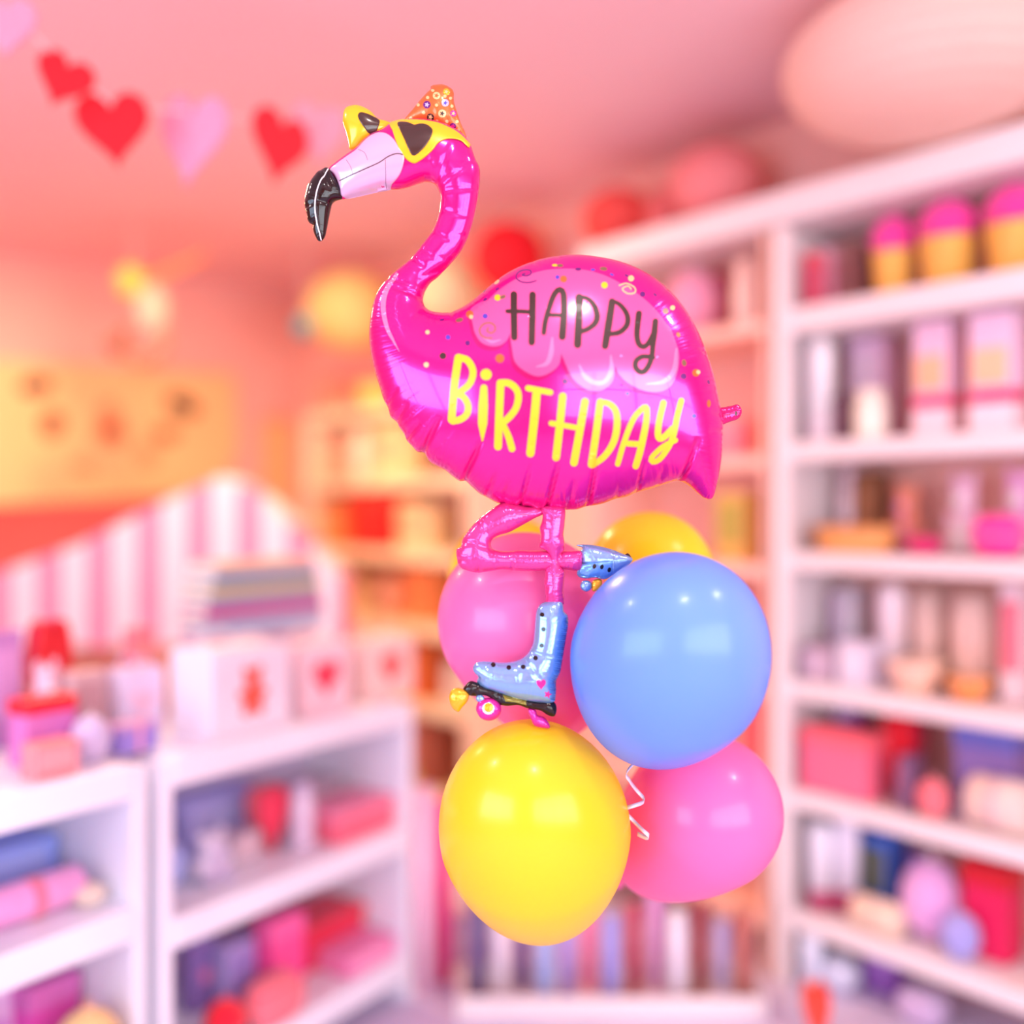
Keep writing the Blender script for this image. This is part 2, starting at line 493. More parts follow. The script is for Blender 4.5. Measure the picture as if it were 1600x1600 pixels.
neck_r = c2([(1300, 570), (1340, 680), (1370, 750), (1365, 900), (1340, 1050), (1300, 1200), (1240, 1330), (1150, 1440), (1060, 1530)])
body_pts = neck_r + c3([(290, 160), (262, 212), (265, 250), (290, 275), (365, 285), (400, 274), (450, 245), (520, 185), (600, 125), (700, 80), (800, 57), (880, 52), (960, 60), (1060, 82), (1150, 120), (1230, 175), (1300, 250),
    (1350, 330), (1395, 430), (1430, 540), (1450, 640), (1465, 700), (1467, 790), (1460, 880), (1445, 970), (1425, 1030), (1398, 1030), (1370, 1010), (1330, 975), (1290, 958), (1240, 970), (1180, 990),
    (1120, 1005), (1080, 1022), (1040, 1030), (985, 1050), (945, 1058), (915, 1062), (880, 1074), (840, 1075), (805, 1078), (775, 1076), (750, 1074), (720, 1074), (680, 1063), (650, 1066), (620, 1062), (580, 1054), (550, 1043), (520, 1025), (490, 1010), (455, 980), (430, 958), (412, 960),
    (380, 940), (350, 915), (320, 900), (285, 878), (265, 845), (240, 842), (213, 815), (195, 795), (185, 770), (165, 742), (155, 722), (130, 700), (122, 670), (102, 630),
    (90, 590), (67, 520), (50, 440), (45, 360), (55, 270), (75, 205), (105, 160), (150, 115)]) \
    + c2([(870, 1400), (960, 1290), (1040, 1180), (1080, 1060), (1090, 960), (1070, 890), (1040, 850), (990, 835), (930, 850), (850, 880), (780, 892), (700, 893), (640, 905), (540, 930), (440, 953), (375, 965),
    (360, 900), (340, 830), (285, 760), (350, 700), (420, 650), (480, 610), (540, 545), (600, 502), (660, 482), (700, 455), (740, 425), (800, 410), (900, 400), (1000, 402), (1100, 425), (1190, 462), (1255, 510)])
def cz(p, A, w):
    (a, b), (c, d) = p
    return (a, b, c, d, A, w)
creases = [cz(c3(q), A, w) for q, A, w in (
    (((125, 655), (175, 600)), 4, 4), (((157, 725), (215, 660)), 4, 4), (((200, 790), (262, 735)), 6, 4), (((262, 848), (340, 720)), 9, 4.5), (((425, 962), (505, 800)), 10, 4.5),
    (((515, 1025), (560, 930)), 5, 4), (((650, 1068), (690, 900)), 8, 4), (((755, 1076), (800, 880)), 9, 4.5), (((920, 1064), (945, 870)), 9, 4.5), (((1118, 1007), (1132, 880)), 8, 4.5), (((1292, 958), (1345, 800)), 9, 5),
    (((1035, 1032), (1045, 960)), 4, 4), (((585, 1056), (610, 960)), 4, 4), (((840, 1076), (860, 960)), 5, 4), (((1200, 985), (1215, 900)), 4, 4),
    (((375, 285), (410, 350)), 5, 4), (((268, 265), (225, 330)), 3, 4), (((1410, 470), (1320, 420)), 5, 4), (((1400, 440), (1300, 440)), 3, 4), (((1465, 700), (1400, 690)), 4, 4), (((1465, 760), (1390, 770)), 4, 4),
    (((1245, 190), (1200, 230)), 3, 4), (((700, 80), (730, 130)), 3, 4), (((800, 57), (805, 100)), 3, 4))]
creases += [cz(c2(q), A * .5, w) for q, A, w in (
    (((1090, 930), (1330, 930)), 5, 3.5), (((1370, 910), (1180, 925)), 3, 3.5), (((1085, 1060), (1300, 1125)), 5, 3.5), (((1330, 1110), (1200, 1095)), 3, 3.5), (((1025, 1200), (1200, 1310)), 5, 3.5), (((1280, 1240), (1120, 1270)), 3, 3.5),
    (((940, 1320), (1080, 1440)), 5, 3.5), (((850, 1425), (960, 1540)), 4, 3.5), (((1170, 1420), (1020, 1390)), 3, 3.5), (((1060, 1530), (940, 1520)), 3, 3.5), (((1060, 880), (1180, 610)), 6, 4), (((1090, 900), (1330, 740)), 5, 3.5), (((1020, 840), (1040, 700)), 4, 3.5), (((1350, 700), (1200, 780)), 3, 3.5))]
creases += [cz(q, 5, 4) for q in ([(607, 437), (650, 455)], [(640, 402), (668, 425)], [(697, 420), (655, 440)], [(662, 470), (610, 452)])]
body_sheet = Sheet(body_pts, 3.7, 1.0, 3.0, creases=[(a, b, c, d, A * (1.7 if b > 640 else 1.1), w * .75) for a, b, c, d, A, w in creases])

P = []
lobes = [[(735, 484), (738, 503), (742, 520), (752, 535), (768, 541), (783, 539), (793, 530), (798, 516), (800, 490), (770, 468)],
         [(797, 515), (800, 545), (805, 566), (820, 580), (840, 588), (856, 584), (873, 570), (877, 551), (878, 500), (800, 500)],
         [(875, 545), (880, 560), (895, 591), (908, 603), (921, 610), (939, 610), (950, 604), (958, 594), (961, 565), (962, 510), (876, 510)],
         [(958, 555), (963, 577), (972, 590), (984, 600), (1009, 611), (1035, 611), (1049, 602), (1059, 579), (1061, 553), (1056, 535), (1040, 505), (960, 510)]]
for L in lobes:
    P.append((cr_closed([(x - 4, y + 7) for x, y in L], 4), iMAG2))
P.append((cr_closed([(735, 488), (741, 480), (760, 470), (777, 455), (804, 437), (832, 427), (860, 421), (909, 421), (944, 430), (972, 444), (1003, 464), (1028, 488), (1045, 512), (1057, 540), (1056, 552), (1000, 560), (930, 550), (870, 540), (805, 512)], 4), iWING))
for L in lobes: P.append((cr_closed(L, 4), iWING))
P += stroke([(863, 528), (861, 552), (854, 568), (838, 573)], [3, 8, 8, 2], iWING2) + stroke([(954.5, 556), (955, 579), (945, 596), (930, 598), (914, 588), (905, 570)], [3, 8, 7, 8, 2], iWING2)
P += stroke([(1057, 545), (1053, 579), (1037, 596), (1010, 600)], [3, 8, 7, 2], iWING2)
P += stroke([(782, 531), (768, 534), (755, 527)], [2, 5, 2], iWING2)
# printed light stroke on the breast
P += stroke(c3([(158, 120), (112, 190), (100, 260), (115, 340), (142, 395), (165, 437)]), [5, 8, 8, 7, 5, 0.6], iWING2, caps=False)
# swirls
P += stroke(ca([(865, 1105), (790, 1103), (728, 1060), (718, 990), (765, 932), (845, 915), (905, 955), (903, 1015), (855, 1042), (808, 1015), (822, 978)]), 2.4, iOLV, 2.2)
P += stroke(ca([(1420, 390), (1330, 412), (1235, 402), (1172, 352), (1195, 290), (1270, 256), (1348, 262), (1356, 302), (1300, 328), (1245, 318), (1285, 296)]), 2.4, iPUR, 2.2)
P += stroke(ce([(615, 320), (680, 302), (752, 340), (752, 385), (690, 392), (642, 352), (690, 325), (722, 352)]), 2.2, iPEA, 2.2)
# confetti
for x, y, r, m in ((730.6, 536, 4.3, iPUR), (700, 527, 4, iBLU), (692, 556, 5.4, iBRN), (666, 570, 4.2, iPEA), (668, 519, 3.5, iPEA), (734, 491, 6, iORA), (736, 495, 3.4, iPEA), (758, 494, 4.2, iBLU),
                   (777.5, 465, 5, iYEL), (781, 560, 7, iORA), (871, 433, 3.4, iBLU), (880.6, 436, 5.4, iORA), (944.5, 445.5, 5.2, iYEL), (1004, 459.7, 4.6, iPUR), (986, 435, 4.8, iPEA), (882.7, 596, 4.5, iPUR), (980.4, 615, 3.5, iBLU),
                   (1068, 588, 5, iPUR), (1087.5, 582.5, 6, iORA), (1091, 581.5, 3.4, iPEA), (1084.5, 650, 4, iBLU), (1040, 486, 4.6, iOLV), (1051, 481, 4, iPEA)):
    P += dot(x, y, r, m)
for x, y, a, b, rot, m in ((690.6, 499.6, 4.2, 2, -.2, iPUR), (717.7, 500, 6, 3.2, -.2, iOLV), (758, 468, 4, 2.4, -.6, iPUR), (785.6, 464, 5, 3, -.4, iOLV), (777, 451.6, 4, 2.2, -.6, iPUR), (756, 455, 5, 1.8, -.7, iPUR),
                           (776, 441, 5, 2.5, -.6, iPEA), (867, 414.5, 4.5, 2, 0, iYEL), (875, 415, 5, 2.6, 0, iOLV), (903.4, 420.6, 5, 2.7, 0, iPUR), (926.5, 421.5, 3.6, 2, 0, iBLU), (943, 420, 6, 3, .1, iOLV), (956, 429, 3.5, 1.8, .4, iBLU),
                           (979, 430.6, 3.6, 1.8, .5, iPUR), (1023.6, 460.5, 3.4, 2, .7, iPUR), (1069, 567, 3.6, 5.4, -.2, iOLV), (1107, 597, 2.2, 4, -.3, iPUR), (1107.6, 630.6, 3, 6, 0, iORA), (1060, 523, 3, 4, -.5, iORA)):
    P += dot(x, y, a, m, b, rot)
def w_(v, f): return v / f
H = 5.7143
for q, w in (([(188, 172), (188, 300), (192, 555)], 60), ([(355, 175), (352, 400), (347, 600)], 60), ([(130, 322), (260, 324), (340, 330)], 38),
             ([(455, 515), (470, 410), (520, 240), (560, 155), (600, 128), (630, 165), (636, 300), (628, 450), (620, 550)], [44, 46, 48, 56, 62, 64]), ([(490, 355), (610, 358)], 36),
             ([(772, 200), (768, 400), (757, 620)], [70, 66, 68]), ([(770, 192), (850, 212), (908, 278), (932, 365), (912, 430), (850, 480), (785, 505)], [36, 40, 50, 54, 46, 44]),
             ([(1065, 235), (1040, 400), (1003, 632)], [60, 66, 62]), ([(1058, 226), (1130, 260), (1188, 330), (1206, 400), (1188, 460), (1130, 510), (1055, 525)], [34, 40, 46, 50, 48, 44]),
             ([(1305, 342), (1292, 450), (1287, 540), (1303, 612), (1342, 640), (1388, 608), (1430, 520)], [56, 54, 52, 50, 46, 36]),
             ([(1452, 410), (1440, 540), (1428, 640), (1420, 720), (1395, 800), (1350, 860), (1308, 860), (1274, 820), (1280, 765), (1330, 728), (1395, 728), (1432, 735)], [50, 56, 48, 46, 48, 50, 48, 44, 40])):
    P += stroke(ch(q), [x / H for x in w] if isinstance(w, list) else w / H, iBRN)
for q, w in (([(290, 150), (240, 500), (205, 925)], 98), ([(300, 148), (400, 182), (463, 280), (468, 380), (420, 490), (310, 582)], 86), ([(260, 600), (350, 640), (408, 740), (398, 850), (320, 920), (220, 945)], 86),
             ([(608, 530), (598, 800), (592, 1000), (590, 1185)], [90, 122, 116, 22]), ([(816, 470), (802, 800), (785, 1262)], 98), ([(810, 465), (920, 470), (1010, 540), (1040, 640), (1010, 780), (930, 890), (845, 965)], 86),
             ([(858, 1000), (920, 1150), (960, 1290)], [70, 84, 86]), ([(1160, 532), (1300, 558), (1440, 585)], 74), ([(1270, 570), (1240, 900), (1190, 1345)], 104)):
    P += stroke(cb(q), [x / 8.0 for x in w] if isinstance(w, list) else w / 8.0, iYEL)
P += dot(680 + 636 / 8, 540 + 362 / 8, 9, iYEL)
for q, w in (([(140, 285), (108, 600), (65, 980)], 88), ([(393, 345), (330, 700), (268, 1040)], 88), ([(10, 592), (150, 615), (310, 645)], 62), ([(566, 350), (520, 700), (466, 1060)], 84),
             ([(560, 347), (670, 372), (745, 460), (757, 620), (720, 800), (620, 960), (480, 1068)], [64, 76, 80, 78, 74, 70]), ([(765, 1055), (840, 800), (940, 550), (1040, 430), (1085, 408), (1096, 455), (1085, 600), (1022, 900), (970, 1078)], [62, 64, 66, 72, 80, 76]), ([(880, 822), (1010, 830)], 66),
             ([(1285, 360), (1240, 550), (1222, 700), (1240, 766), (1300, 742), (1390, 650)], 74), ([(1488, 335), (1440, 520), (1400, 720), (1340, 865), (1240, 1000), (1160, 1030), (1150, 985), (1250, 882), (1340, 822), (1420, 785)], [70, 72, 66, 60, 62])):
    P += stroke(cd(q), [x / 7.2727 for x in w] if isinstance(w, list) else w / 7.2727, iYEL)
KF = FD / FPX
body = body_sheet.mesh('body', BM, P, back={iBRN: iWING, iYEL: iMAG}, k=KF, parent=flamingo, quiet=480)

# beak patch, smile line and printed sunglasses lie on the head
def draped(name, pts, mats, prints, lift, parent, spacing=4.0):
    q = body_sheet.unproject(cr_closed(pts, 3.0))
    sh = Sheet(q, spacing, 1.0, smooth=False)
    return sh.mesh(name, mats, prints, k=KF, parent=parent, drape=body_sheet, lift=lift)
beak = draped('beak', c2([(300, 758), (350, 712), (420, 662), (490, 612), (545, 552), (600, 510), (660, 492), (710, 502), (760, 545), (792, 600), (830, 660), (825, 720), (800, 790), (760, 840), (700, 880), (600, 903), (500, 930), (388, 948), (372, 890), (350, 825), (325, 780)]),
              [LAV, BRN], stroke(c2([(372, 838), (450, 800), (550, 755), (650, 710), (720, 665), (780, 645), (822, 652)]), 1.9, 1, 3) + stroke(c2([(420, 690), (450, 740), (465, 790)]), 0.7, 1, 3) + stroke(c2([(505, 615), (550, 640), (570, 690)]), 0.7, 1, 3) + stroke(c2([(697, 690), (700, 800), (697, 875)]), 0.7, 1, 3), 3.4, flamingo)
beak['label'] = 'pale lavender beak'
tip_sheet = Sheet(shift(c2([(287, 742), (240, 752), (190, 798), (150, 860), (130, 930), (119, 990), (124, 1040), (136, 1080), (138, 1110), (155, 1138), (178, 1150), (180, 1185), (192, 1225), (214, 1262), (236, 1266), (262, 1238), (277, 1180), (290, 1110), (307, 1030), (322, 988), (352, 972), (388, 962), (390, 900), (364, 830), (322, 775)]), -3), 3.0, 1.0, 2.5,
                  creases=[cz(c2(q), 4, 3) for q in (((130, 1040), (200, 1010)), ((180, 1150), (215, 1130)), ((310, 1010), (220, 1000)), ((240, 755), (330, 940)))])
tip = tip_sheet.mesh('beak_tip', [BLK, WHT], stroke(c2([(288, 750), (235, 830), (205, 910), (192, 1010), (203, 1120), (226, 1210), (236, 1255)]), 1.8, 1, 3), k=KF, y0=-3, parent=flamingo)
tip['label'] = 'glossy black hooked beak tip'

glasses = bpy.data.objects.new('sunglasses', None); COL.objects.link(glasses); glasses.parent = flamingo
glasses['label'] = 'yellow heart-shaped sunglasses'
draped('frame', c2([(725, 425), (780, 410), (850, 404), (950, 404), (1060, 420), (1130, 445), (1200, 480), (1262, 530), (1310, 590), (1296, 600), (1240, 553), (1180, 537), (1120, 542), (1070, 570), (1040, 610), (1000, 650), (950, 690), (903, 713), (868, 700), (830, 665), (800, 620), (770, 550), (748, 480)]),
       [FRM], [], 3.4, glasses)
draped('lens', c2([(780, 424), (840, 419), (880, 428), (902, 438), (950, 430), (1000, 440), (1034, 472), (1030, 512), (1000, 570), (960, 620), (905, 662), (888, 660), (860, 610), (830, 540), (802, 480)]), [LNS], [], 4.8, glasses)
lobe = Sheet(shift(c2([(400, 335), (415, 312), (490, 295), (560, 318), (605, 350), (645, 392), (710, 410), (745, 428), (720, 480), (650, 520), (600, 540), (545, 575), (500, 608), (470, 612), (440, 608), (436, 575), (410, 470), (392, 420)]), 6), 3.4, 1.0, 2.5)
lobe.mesh('frame', [FRM], [], k=KF, y0=6, parent=glasses)
lq = Sheet(lobe.unproject(cr_closed(c2([(500, 365), (515, 346), (550, 350), (600, 370), (655, 405), (648, 445), (622, 492), (582, 498), (545, 455), (512, 405)]), 2.5), -6), 3.2, 1.0, smooth=False)
lens2 = lq.mesh('lens', [LNS], [], k=KF, drape=lobe, lift=1.6, parent=glasses); lens2.location.y = 6 * KF

# party hat
def c6(p): return tr(p, 620, 120, 11.4286)
hat = Sheet(shift(c6([(605, 175), (640, 155), (720, 148), (800, 140), (860, 150), (920, 180), (1000, 235), (1018, 290), (1020, 420), (1050, 540), (1095, 680), (1150, 840), (1215, 980), (1242, 1080), (1210, 1115), (1150, 1060), (1060, 965), (930, 925), (800, 880), (640, 815), (450, 795), (250, 800), (125, 790), (180, 700), (280, 590), (400, 440), (500, 330), (600, 225)]), 4), 3.4, 0.9, 2.5,
            creases=[cz(c6(q), 2.5, 3) for q in (((610, 190), (760, 330)), ((1018, 300), (860, 420)), ((640, 815), (650, 560)), ((930, 925), (880, 700)))])
hp = []
for x, y, r, a, b in ((537, 498, 70, 1, 2), (710, 335, 68, 3, 0), (885, 265, 60, 4, 3), (865, 465, 66, 2, 5), (810, 655, 72, 3, 6), (600, 715, 66, 6, 3), (1010, 655, 58, 7, 3), (1000, 885, 62, 1, 7)):
    (X, Y), = c6([(x, y)])
    hp += dot(X, Y, r / 11.4, a) + star(X, Y, r / 11.4 * 0.72, b)
for x, y in ((550, 370), (640, 240), (710, 505), (860, 345), (985, 525), (380, 500), (480, 640), (715, 790), (895, 790), (1075, 800), (250, 740), (960, 380), (1100, 950)):
    (X, Y), = c6([(x, y)]); hp += dot(X, Y, 2.6, 3)
o = hat.mesh('party_hat', [ORA, PUR, foil_mat('lilac foil print', (186, 176, 226), 0.25, 0.2, 0.1), PEA, AMB, BLU, BRN, HOT], hp, k=KF, y0=4, parent=flamingo); o['label'] = 'orange cone party hat with dots and stars'

# tail tab
Sheet(shift(c3([(1450, 668), (1480, 660), (1505, 655), (1530, 650), (1545, 668), (1545, 690), (1532, 708), (1500, 720), (1450, 733)]), 2), 3.0, 0.7, 2.5).mesh('inflation_tab', [MAG2, BRN], dot(1150, 646, 1.6, 1, 4), k=KF, y0=2, parent=flamingo)

# legs
leg_b = Sheet(shift(c4([(760, 130), (700, 128), (640, 122), (580, 105), (510, 100), (440, 135), (360, 195), (290, 270), (250, 330), (237, 378), (215, 388), (212, 430), (216, 452), (222, 485), (240, 510), (290, 530), (345, 540), (420, 532), (500, 521), (560, 525), (640, 530), (720, 530), (800, 524), (880, 520), (990, 522),
    (1000, 470), (995, 408), (930, 402), (850, 402), (790, 400), (700, 402), (600, 400), (540, 405), (480, 402), (435, 385), (428, 360), (440, 330), (475, 308), (540, 288), (620, 245), (700, 200), (765, 165)]), -11), 3.4, 1.1, 2.5,
    creases=[cz(c4(q), A, 3) for q, A in ((((350, 200), (415, 310)), 4), (((245, 345), (400, 360)), 4), (((430, 385), (330, 360)), 4), (((355, 540), (360, 450)), 4), (((450, 400), (465, 520)), 4), (((560, 525), (570, 420)), 4), (((215, 450), (300, 470)), 4), (((800, 400), (830, 520)), 5), (((870, 400), (840, 520)), 4), (((440, 380), (420, 450)), 3), (((740, 130), (680, 180)), 3))])
o = leg_b.mesh('leg', [LEGP], k=KF, y0=-11, parent=flamingo)
leg_s = Sheet(shift(c4([(745, 130), (752, 180), (742, 230), (732, 260), (738, 300), (735, 340), (732, 380), (770, 400), (795, 430), (800, 460), (795, 490), (770, 515), (765, 560), (762, 620), (770, 680), (775, 740), (880, 740), (880, 650), (885, 600), (886, 525), (862, 500), (855, 460), (860, 430), (886, 395), (888, 350), (882, 300), (890, 230), (884, 130)]), -19), 3.4, 1.1, 2.5,
    creases=[cz(c4(q), A, 3) for q, A in ((((742, 230), (800, 260)), 3), (((735, 360), (800, 400)), 4), (((888, 380), (830, 400)), 4), (((880, 300), (830, 330)), 3), (((762, 640), (800, 600)), 3))])
leg_s.mesh('leg', [LEGP], k=KF, y0=-19, parent=flamingo)

def empty_part(name, parent, label):
    o = bpy.data.objects.new(name, None); COL.objects.link(o); o.parent = parent; o['label'] = label
    return o
sk = empty_part('roller_skate', flamingo, 'silver blue roller skate on the straight leg')
boot = Sheet(shift(c4([(788, 716), (830, 708), (866, 712), (880, 745), (885, 780), (908, 806), (912, 860), (900, 940), (880, 1060), (862, 1160), (838, 1215), (836, 1290), (822, 1350), (740, 1350), (650, 1338), (560, 1316), (450, 1280), (380, 1255), (340, 1218), (350, 1190), (330, 1170), (315, 1140), (330, 1105), (375, 1092), (430, 1095), (500, 1100), (560, 1095), (620, 1075), (660, 1040), (690, 980), (700, 900), (705, 830), (715, 770), (742, 732)]), -22), 3.4, 1.05, 2.5,
    creases=[cz(c4(q), A, 3) for q, A in ((((690, 1020), (830, 1055)), 4), (((640, 1065), (730, 1180)), 4), (((590, 1090), (600, 1200)), 3), (((430, 1095), (410, 1130)), 4), (((350, 1190), (400, 1180)), 4), (((340, 1215), (380, 1200)), 3))])
bp_ = stroke(c4([(898, 800), (902, 860), (886, 960), (868, 1060), (845, 1170), (818, 1230), (815, 1330)]), [10, 20, 22, 22, 18, 16, 10], 4, 3)
bp_ += sum((dot(660 + x / 4, 760 + y / 4, 3.7, 1) for x, y in ((748, 802), (757, 893), (745, 995), (707, 1073), (630, 1128), (540, 1132), (443, 1115))), [])
bp_ += [(np.array([(845.5 + x, 1064 - y) for x, y in [(a, b - 6) for a, b in heart_poly(15, 17, 20)]]), 2)] + star(856, 1085, 7, 3)
boot.mesh('boot', [SIL, BLK, HOT, HOT, SKY], bp_, k=KF, y0=-22, parent=sk)
sole = Sheet(shift(c4([(253, 1275), (270, 1240), (302, 1215), (350, 1228), (400, 1250), (480, 1274), (570, 1308), (700, 1338), (815, 1342), (836, 1365), (838, 1410), (822, 1438), (780, 1428), (740, 1402), (660, 1388), (600, 1368), (520, 1372), (460, 1356), (430, 1325), (380, 1305), (330, 1312), (285, 1302)]), -23), 3.0, 1.1, 2.5,
    creases=[cz(c4(q), 3, 3) for q in (((470, 1275), (480, 1350)), ((660, 1388), (680, 1340)), ((330, 1312), (340, 1230)))])
sole.mesh('sole', [BLK, foil_mat('olive green foil', (128, 116, 20), 0.2, 0.4, 0.2)], [(np.array(c4([(500, 1300), (560, 1316), (650, 1338), (650, 1368), (590, 1352), (520, 1345)])), 1)], k=KF, y0=-23, parent=sk)
def wheel(pts, mats, prints, y0, par, lbl):
    o = Sheet(shift(c4(pts), y0), 2.6, 1.0, 2.0).mesh('wheel', mats, prints, k=KF, y0=y0, parent=par); o['label'] = lbl
wheel([(165, 1310), (185, 1270), (225, 1258), (268, 1275), (292, 1300), (280, 1345), (250, 1380), (225, 1410), (195, 1395), (172, 1360)], [AMB, ORA], [], -26, sk, 'amber yellow toe wheel')
wheel([(335, 1395), (350, 1345), (400, 1322), (455, 1330), (490, 1370), (488, 1420), (455, 1455), (410, 1465), (365, 1448)], [HOT, AMB, WHT], dot(660 + 412 / 4, 760 + 1388 / 4, 9.5, 2) + dot(660 + 414 / 4, 760 + 1382 / 4, 7.5, 1), -26, sk, 'hot pink wheel with amber hub')
wheel([(662, 1392), (710, 1400), (718, 1428), (752, 1438), (784, 1468), (796, 1510), (745, 1508), (698, 1494), (678, 1455)], [HOT], [], -24, sk, 'hot pink heel wheel')
wheel([(335, 1315), (360, 1300), (385, 1315), (388, 1340), (360, 1350), (340, 1340)], [SIL], [], -27, sk, 'silver axle')
sk2 = empty_part('roller_skate', flamingo, 'silver blue roller skate on the bent leg')
boot2 = Sheet(shift(c4([(985, 405), (1000, 385), (960, 368), (1010, 362), (1080, 368), (1180, 392), (1240, 415), (1300, 440), (1316, 456), (1290, 490), (1240, 520), (1190, 555), (1140, 582), (1080, 572), (1030, 576), (985, 570), (965, 550), (975, 500), (992, 470)]), -7), 3.2, 1.0, 2.5,
    creases=[cz(c4(q), 3, 3) for q in (((1195, 395), (1200, 520)), ((1080, 575), (1100, 540)), ((980, 560), (1040, 500)))])
boot2.mesh('boot', [SIL, BLK, SKY], [(np.array(c4([(990, 480), (1190, 470), (1185, 545), (1140, 570), (1040, 565), (985, 560), (972, 545)])), 2)] + sum((dot(660 + x / 4, 760 + y / 4, 2.8, 1, 4, .3) for x, y in ((1075, 500), (1122, 503), (1168, 522))), []), k=KF, y0=-7, parent=sk2)
wheel([(985, 620), (1000, 592), (1035, 588), (1058, 605), (1055, 640), (1025, 658), (995, 645)], [SIL, PUR], [], -9, sk2, 'silver grey wheel')
wheel([(1062, 595), (1085, 580), (1120, 584), (1122, 620), (1095, 650), (1064, 655)], [AMB], [], -8, sk2, 'amber yellow wheel')
wheel([(1265, 428), (1285, 418), (1305, 440), (1312, 462), (1285, 462)], [BLK], [], -4, sk2, 'black toe stop')

# ================================================================== latex balloons
def latex(label, px, py, d, rpx, a, b, axis, m, group='party balloons under the flamingo', knot=True):
    """axis: where the knot points, as (right, up, away from the camera)"""
    k = d / FPX; Rr = rpx * k
    root = thing('latex_balloon', label, 'balloon', at(px, py, d), 0, group)
    ax = (RGT * axis[0] + Vector((0, 0, 1)) * axis[1] + FWD * axis[2]).normalized()
    q = (-ax).to_track_quat('Z', 'Y'); M = q.to_matrix().to_4x4()
    prof = []
    for i in range(29):
        f = PI / 2 * (-0.955 + i * 0.955 / 28)
        prof.append((Rr * math.cos(f) * (1 - 0.07 * math.sin(-2 * f)), Rr * b * math.sin(f)))
    for i in range(1, 25):
        f = PI / 2 * i / 24
        prof.append((max(1e-5, Rr * math.cos(f)), Rr * a * math.sin(f)))
    MB().lathe(prof, 64, 0, M).build('body', m, root)
    z0 = prof[0][1]; r0 = prof[0][0]
    MB().lathe([(r0, z0 + .002), (r0 * .55, z0 - .010), (r0 * .8, z0 - .016), (r0 * .75, z0 - .022), (r0 * .4, z0 - .026), (r0 * 1.1, z0 - .042), (r0 * 1.2, z0 - .045), (r0 * 0.9, z0 - .044)], 20, 0, M).build('knot', m, root)
    return root
LBL = mat('blue latex', (124, 172, 250), 0.27, coat=0.12, spec=.5, trans=0.35)
LYE = mat('yellow latex', (253, 224, 44), 0.27, coat=0.12, spec=.5, trans=0.35)
LPK = mat('pink latex', (255, 130, 198), 0.27, coat=0.12, spec=.5, trans=0.35)
latex('periwinkle blue balloon, the topmost large one beside the roller skate', 1043, 1037, 1.50, 153.5, 1.30, 1.36, (-0.12, -0.68, 0.72), LBL)
latex('yellow balloon hanging lowest in the cluster, below the roller skate', 836, 1300, 1.605, 149, 1.34, 1.5, (0.10, -0.80, 0.6), LYE)
latex('pink balloon lowest of the pink pair, under the blue balloon', 1100, 1268, 1.70, 121, 1.0, 1.72, (-0.48, -0.66, 0.58), LPK)
latex('pink balloon behind the standing leg and skate of the flamingo', 822, 972, 1.715, 137, 1.04, 1.62, (0.30, -0.80, 0.45), LPK)
latex('yellow balloon peeking out above the blue balloon', 1016, 900, 1.88, 99, 1.04, 1.25, (0.0, -0.7, 0.7), LYE)
latex('yellow balloon mostly hidden behind the bent pink leg', 797, 903, 2.02, 95, 1.02, 1.25, (0.0, -0.7, 0.7), LYE)
# curling ribbon
rb = MB()
pts = [(1015, 1170), (980, 1205), (984, 1220), (994, 1234), (1006, 1248), (1004, 1254), (990, 1259), (978, 1263), (972, 1268), (980, 1273), (992, 1285), (1004, 1297), (1014, 1306), (1010, 1309), (996, 1303)]
c = cr_open(pts, 2.5); n = len(c)
vs = []
for i, (x, y) in enumerate(c):
    p = at(x, y, 1.585 + 0.012 * math.sin(i * 0.22)); t = at(*(c[min(n - 1, i + 1)]), 1.585) - at(*(c[max(0, i - 1)]), 1.585)
    wv = (FWD * 0.5 + Vector((0, 0, 1)) * 0.9 + RGT * .2).normalized() * 0.0034; th = t.cross(wv).normalized() * 0.0003
    vs += [p + wv + th, p - wv + th, p - wv - th, p + wv - th]
fs = []
for i in range(n - 1):
    for k in range(4):
        fs.append((i * 4 + k, i * 4 + (k + 1) % 4, i * 4 + 4 + (k + 1) % 4, i * 4 + 4 + k))
fs += [(3, 2, 1, 0), tuple((n - 1) * 4 + k for k in range(4))]
rb.add(vs, fs, 0, True)
tag(rb.build('curling_ribbon', mat('white satin ribbon', (232, 222, 240), 0.3, metal=0.2)), 'curled white ribbon hanging in front of the pink balloon', 'ribbon')

# ================================================================== the shop
def struct(name, mb, m):
    return tag(mb.build(name, m), kind='structure')
WALLM = mat('salmon pink wall paint', (246, 188, 174), 0.85, vary=0.02, scale=1.2)
CEILM = mat('pale pink ceiling paint', (240, 198, 202), 0.9, vary=0.02, scale=0.8)
FLOORM = mat('pale lavender grey floor', (206, 194, 220), 0.45, vary=0.06, scale=3)
WHITE = mat('white painted board', (236, 224, 224), 0.45, vary=0.015, scale=4)
T = 0.12
struct('floor', MB().box(((XL + XR) / 2, (YF + YB) / 2, -T / 2), (XR - XL + 2 * T, YB - YF + 2 * T, T)), FLOORM)
struct('ceiling', MB().box(((XL + XR) / 2, (YF + YB) / 2, ZC + T / 2), (XR - XL + 2 * T, YB - YF + 2 * T, T)), CEILM)
struct('wall_back', MB().box(((XL + XR) / 2, YB + T / 2, ZC / 2), (XR - XL + 2 * T, T, ZC)), WALLM)
struct('wall_right', MB().box((XR + T / 2, (YF + YB) / 2, ZC / 2), (T, YB - YF, ZC)), WALLM)
vy0, vy1, vz0, vz1 = -.6, 2.6, .8, 2.4
f = MB(); xc = XL - T / 2
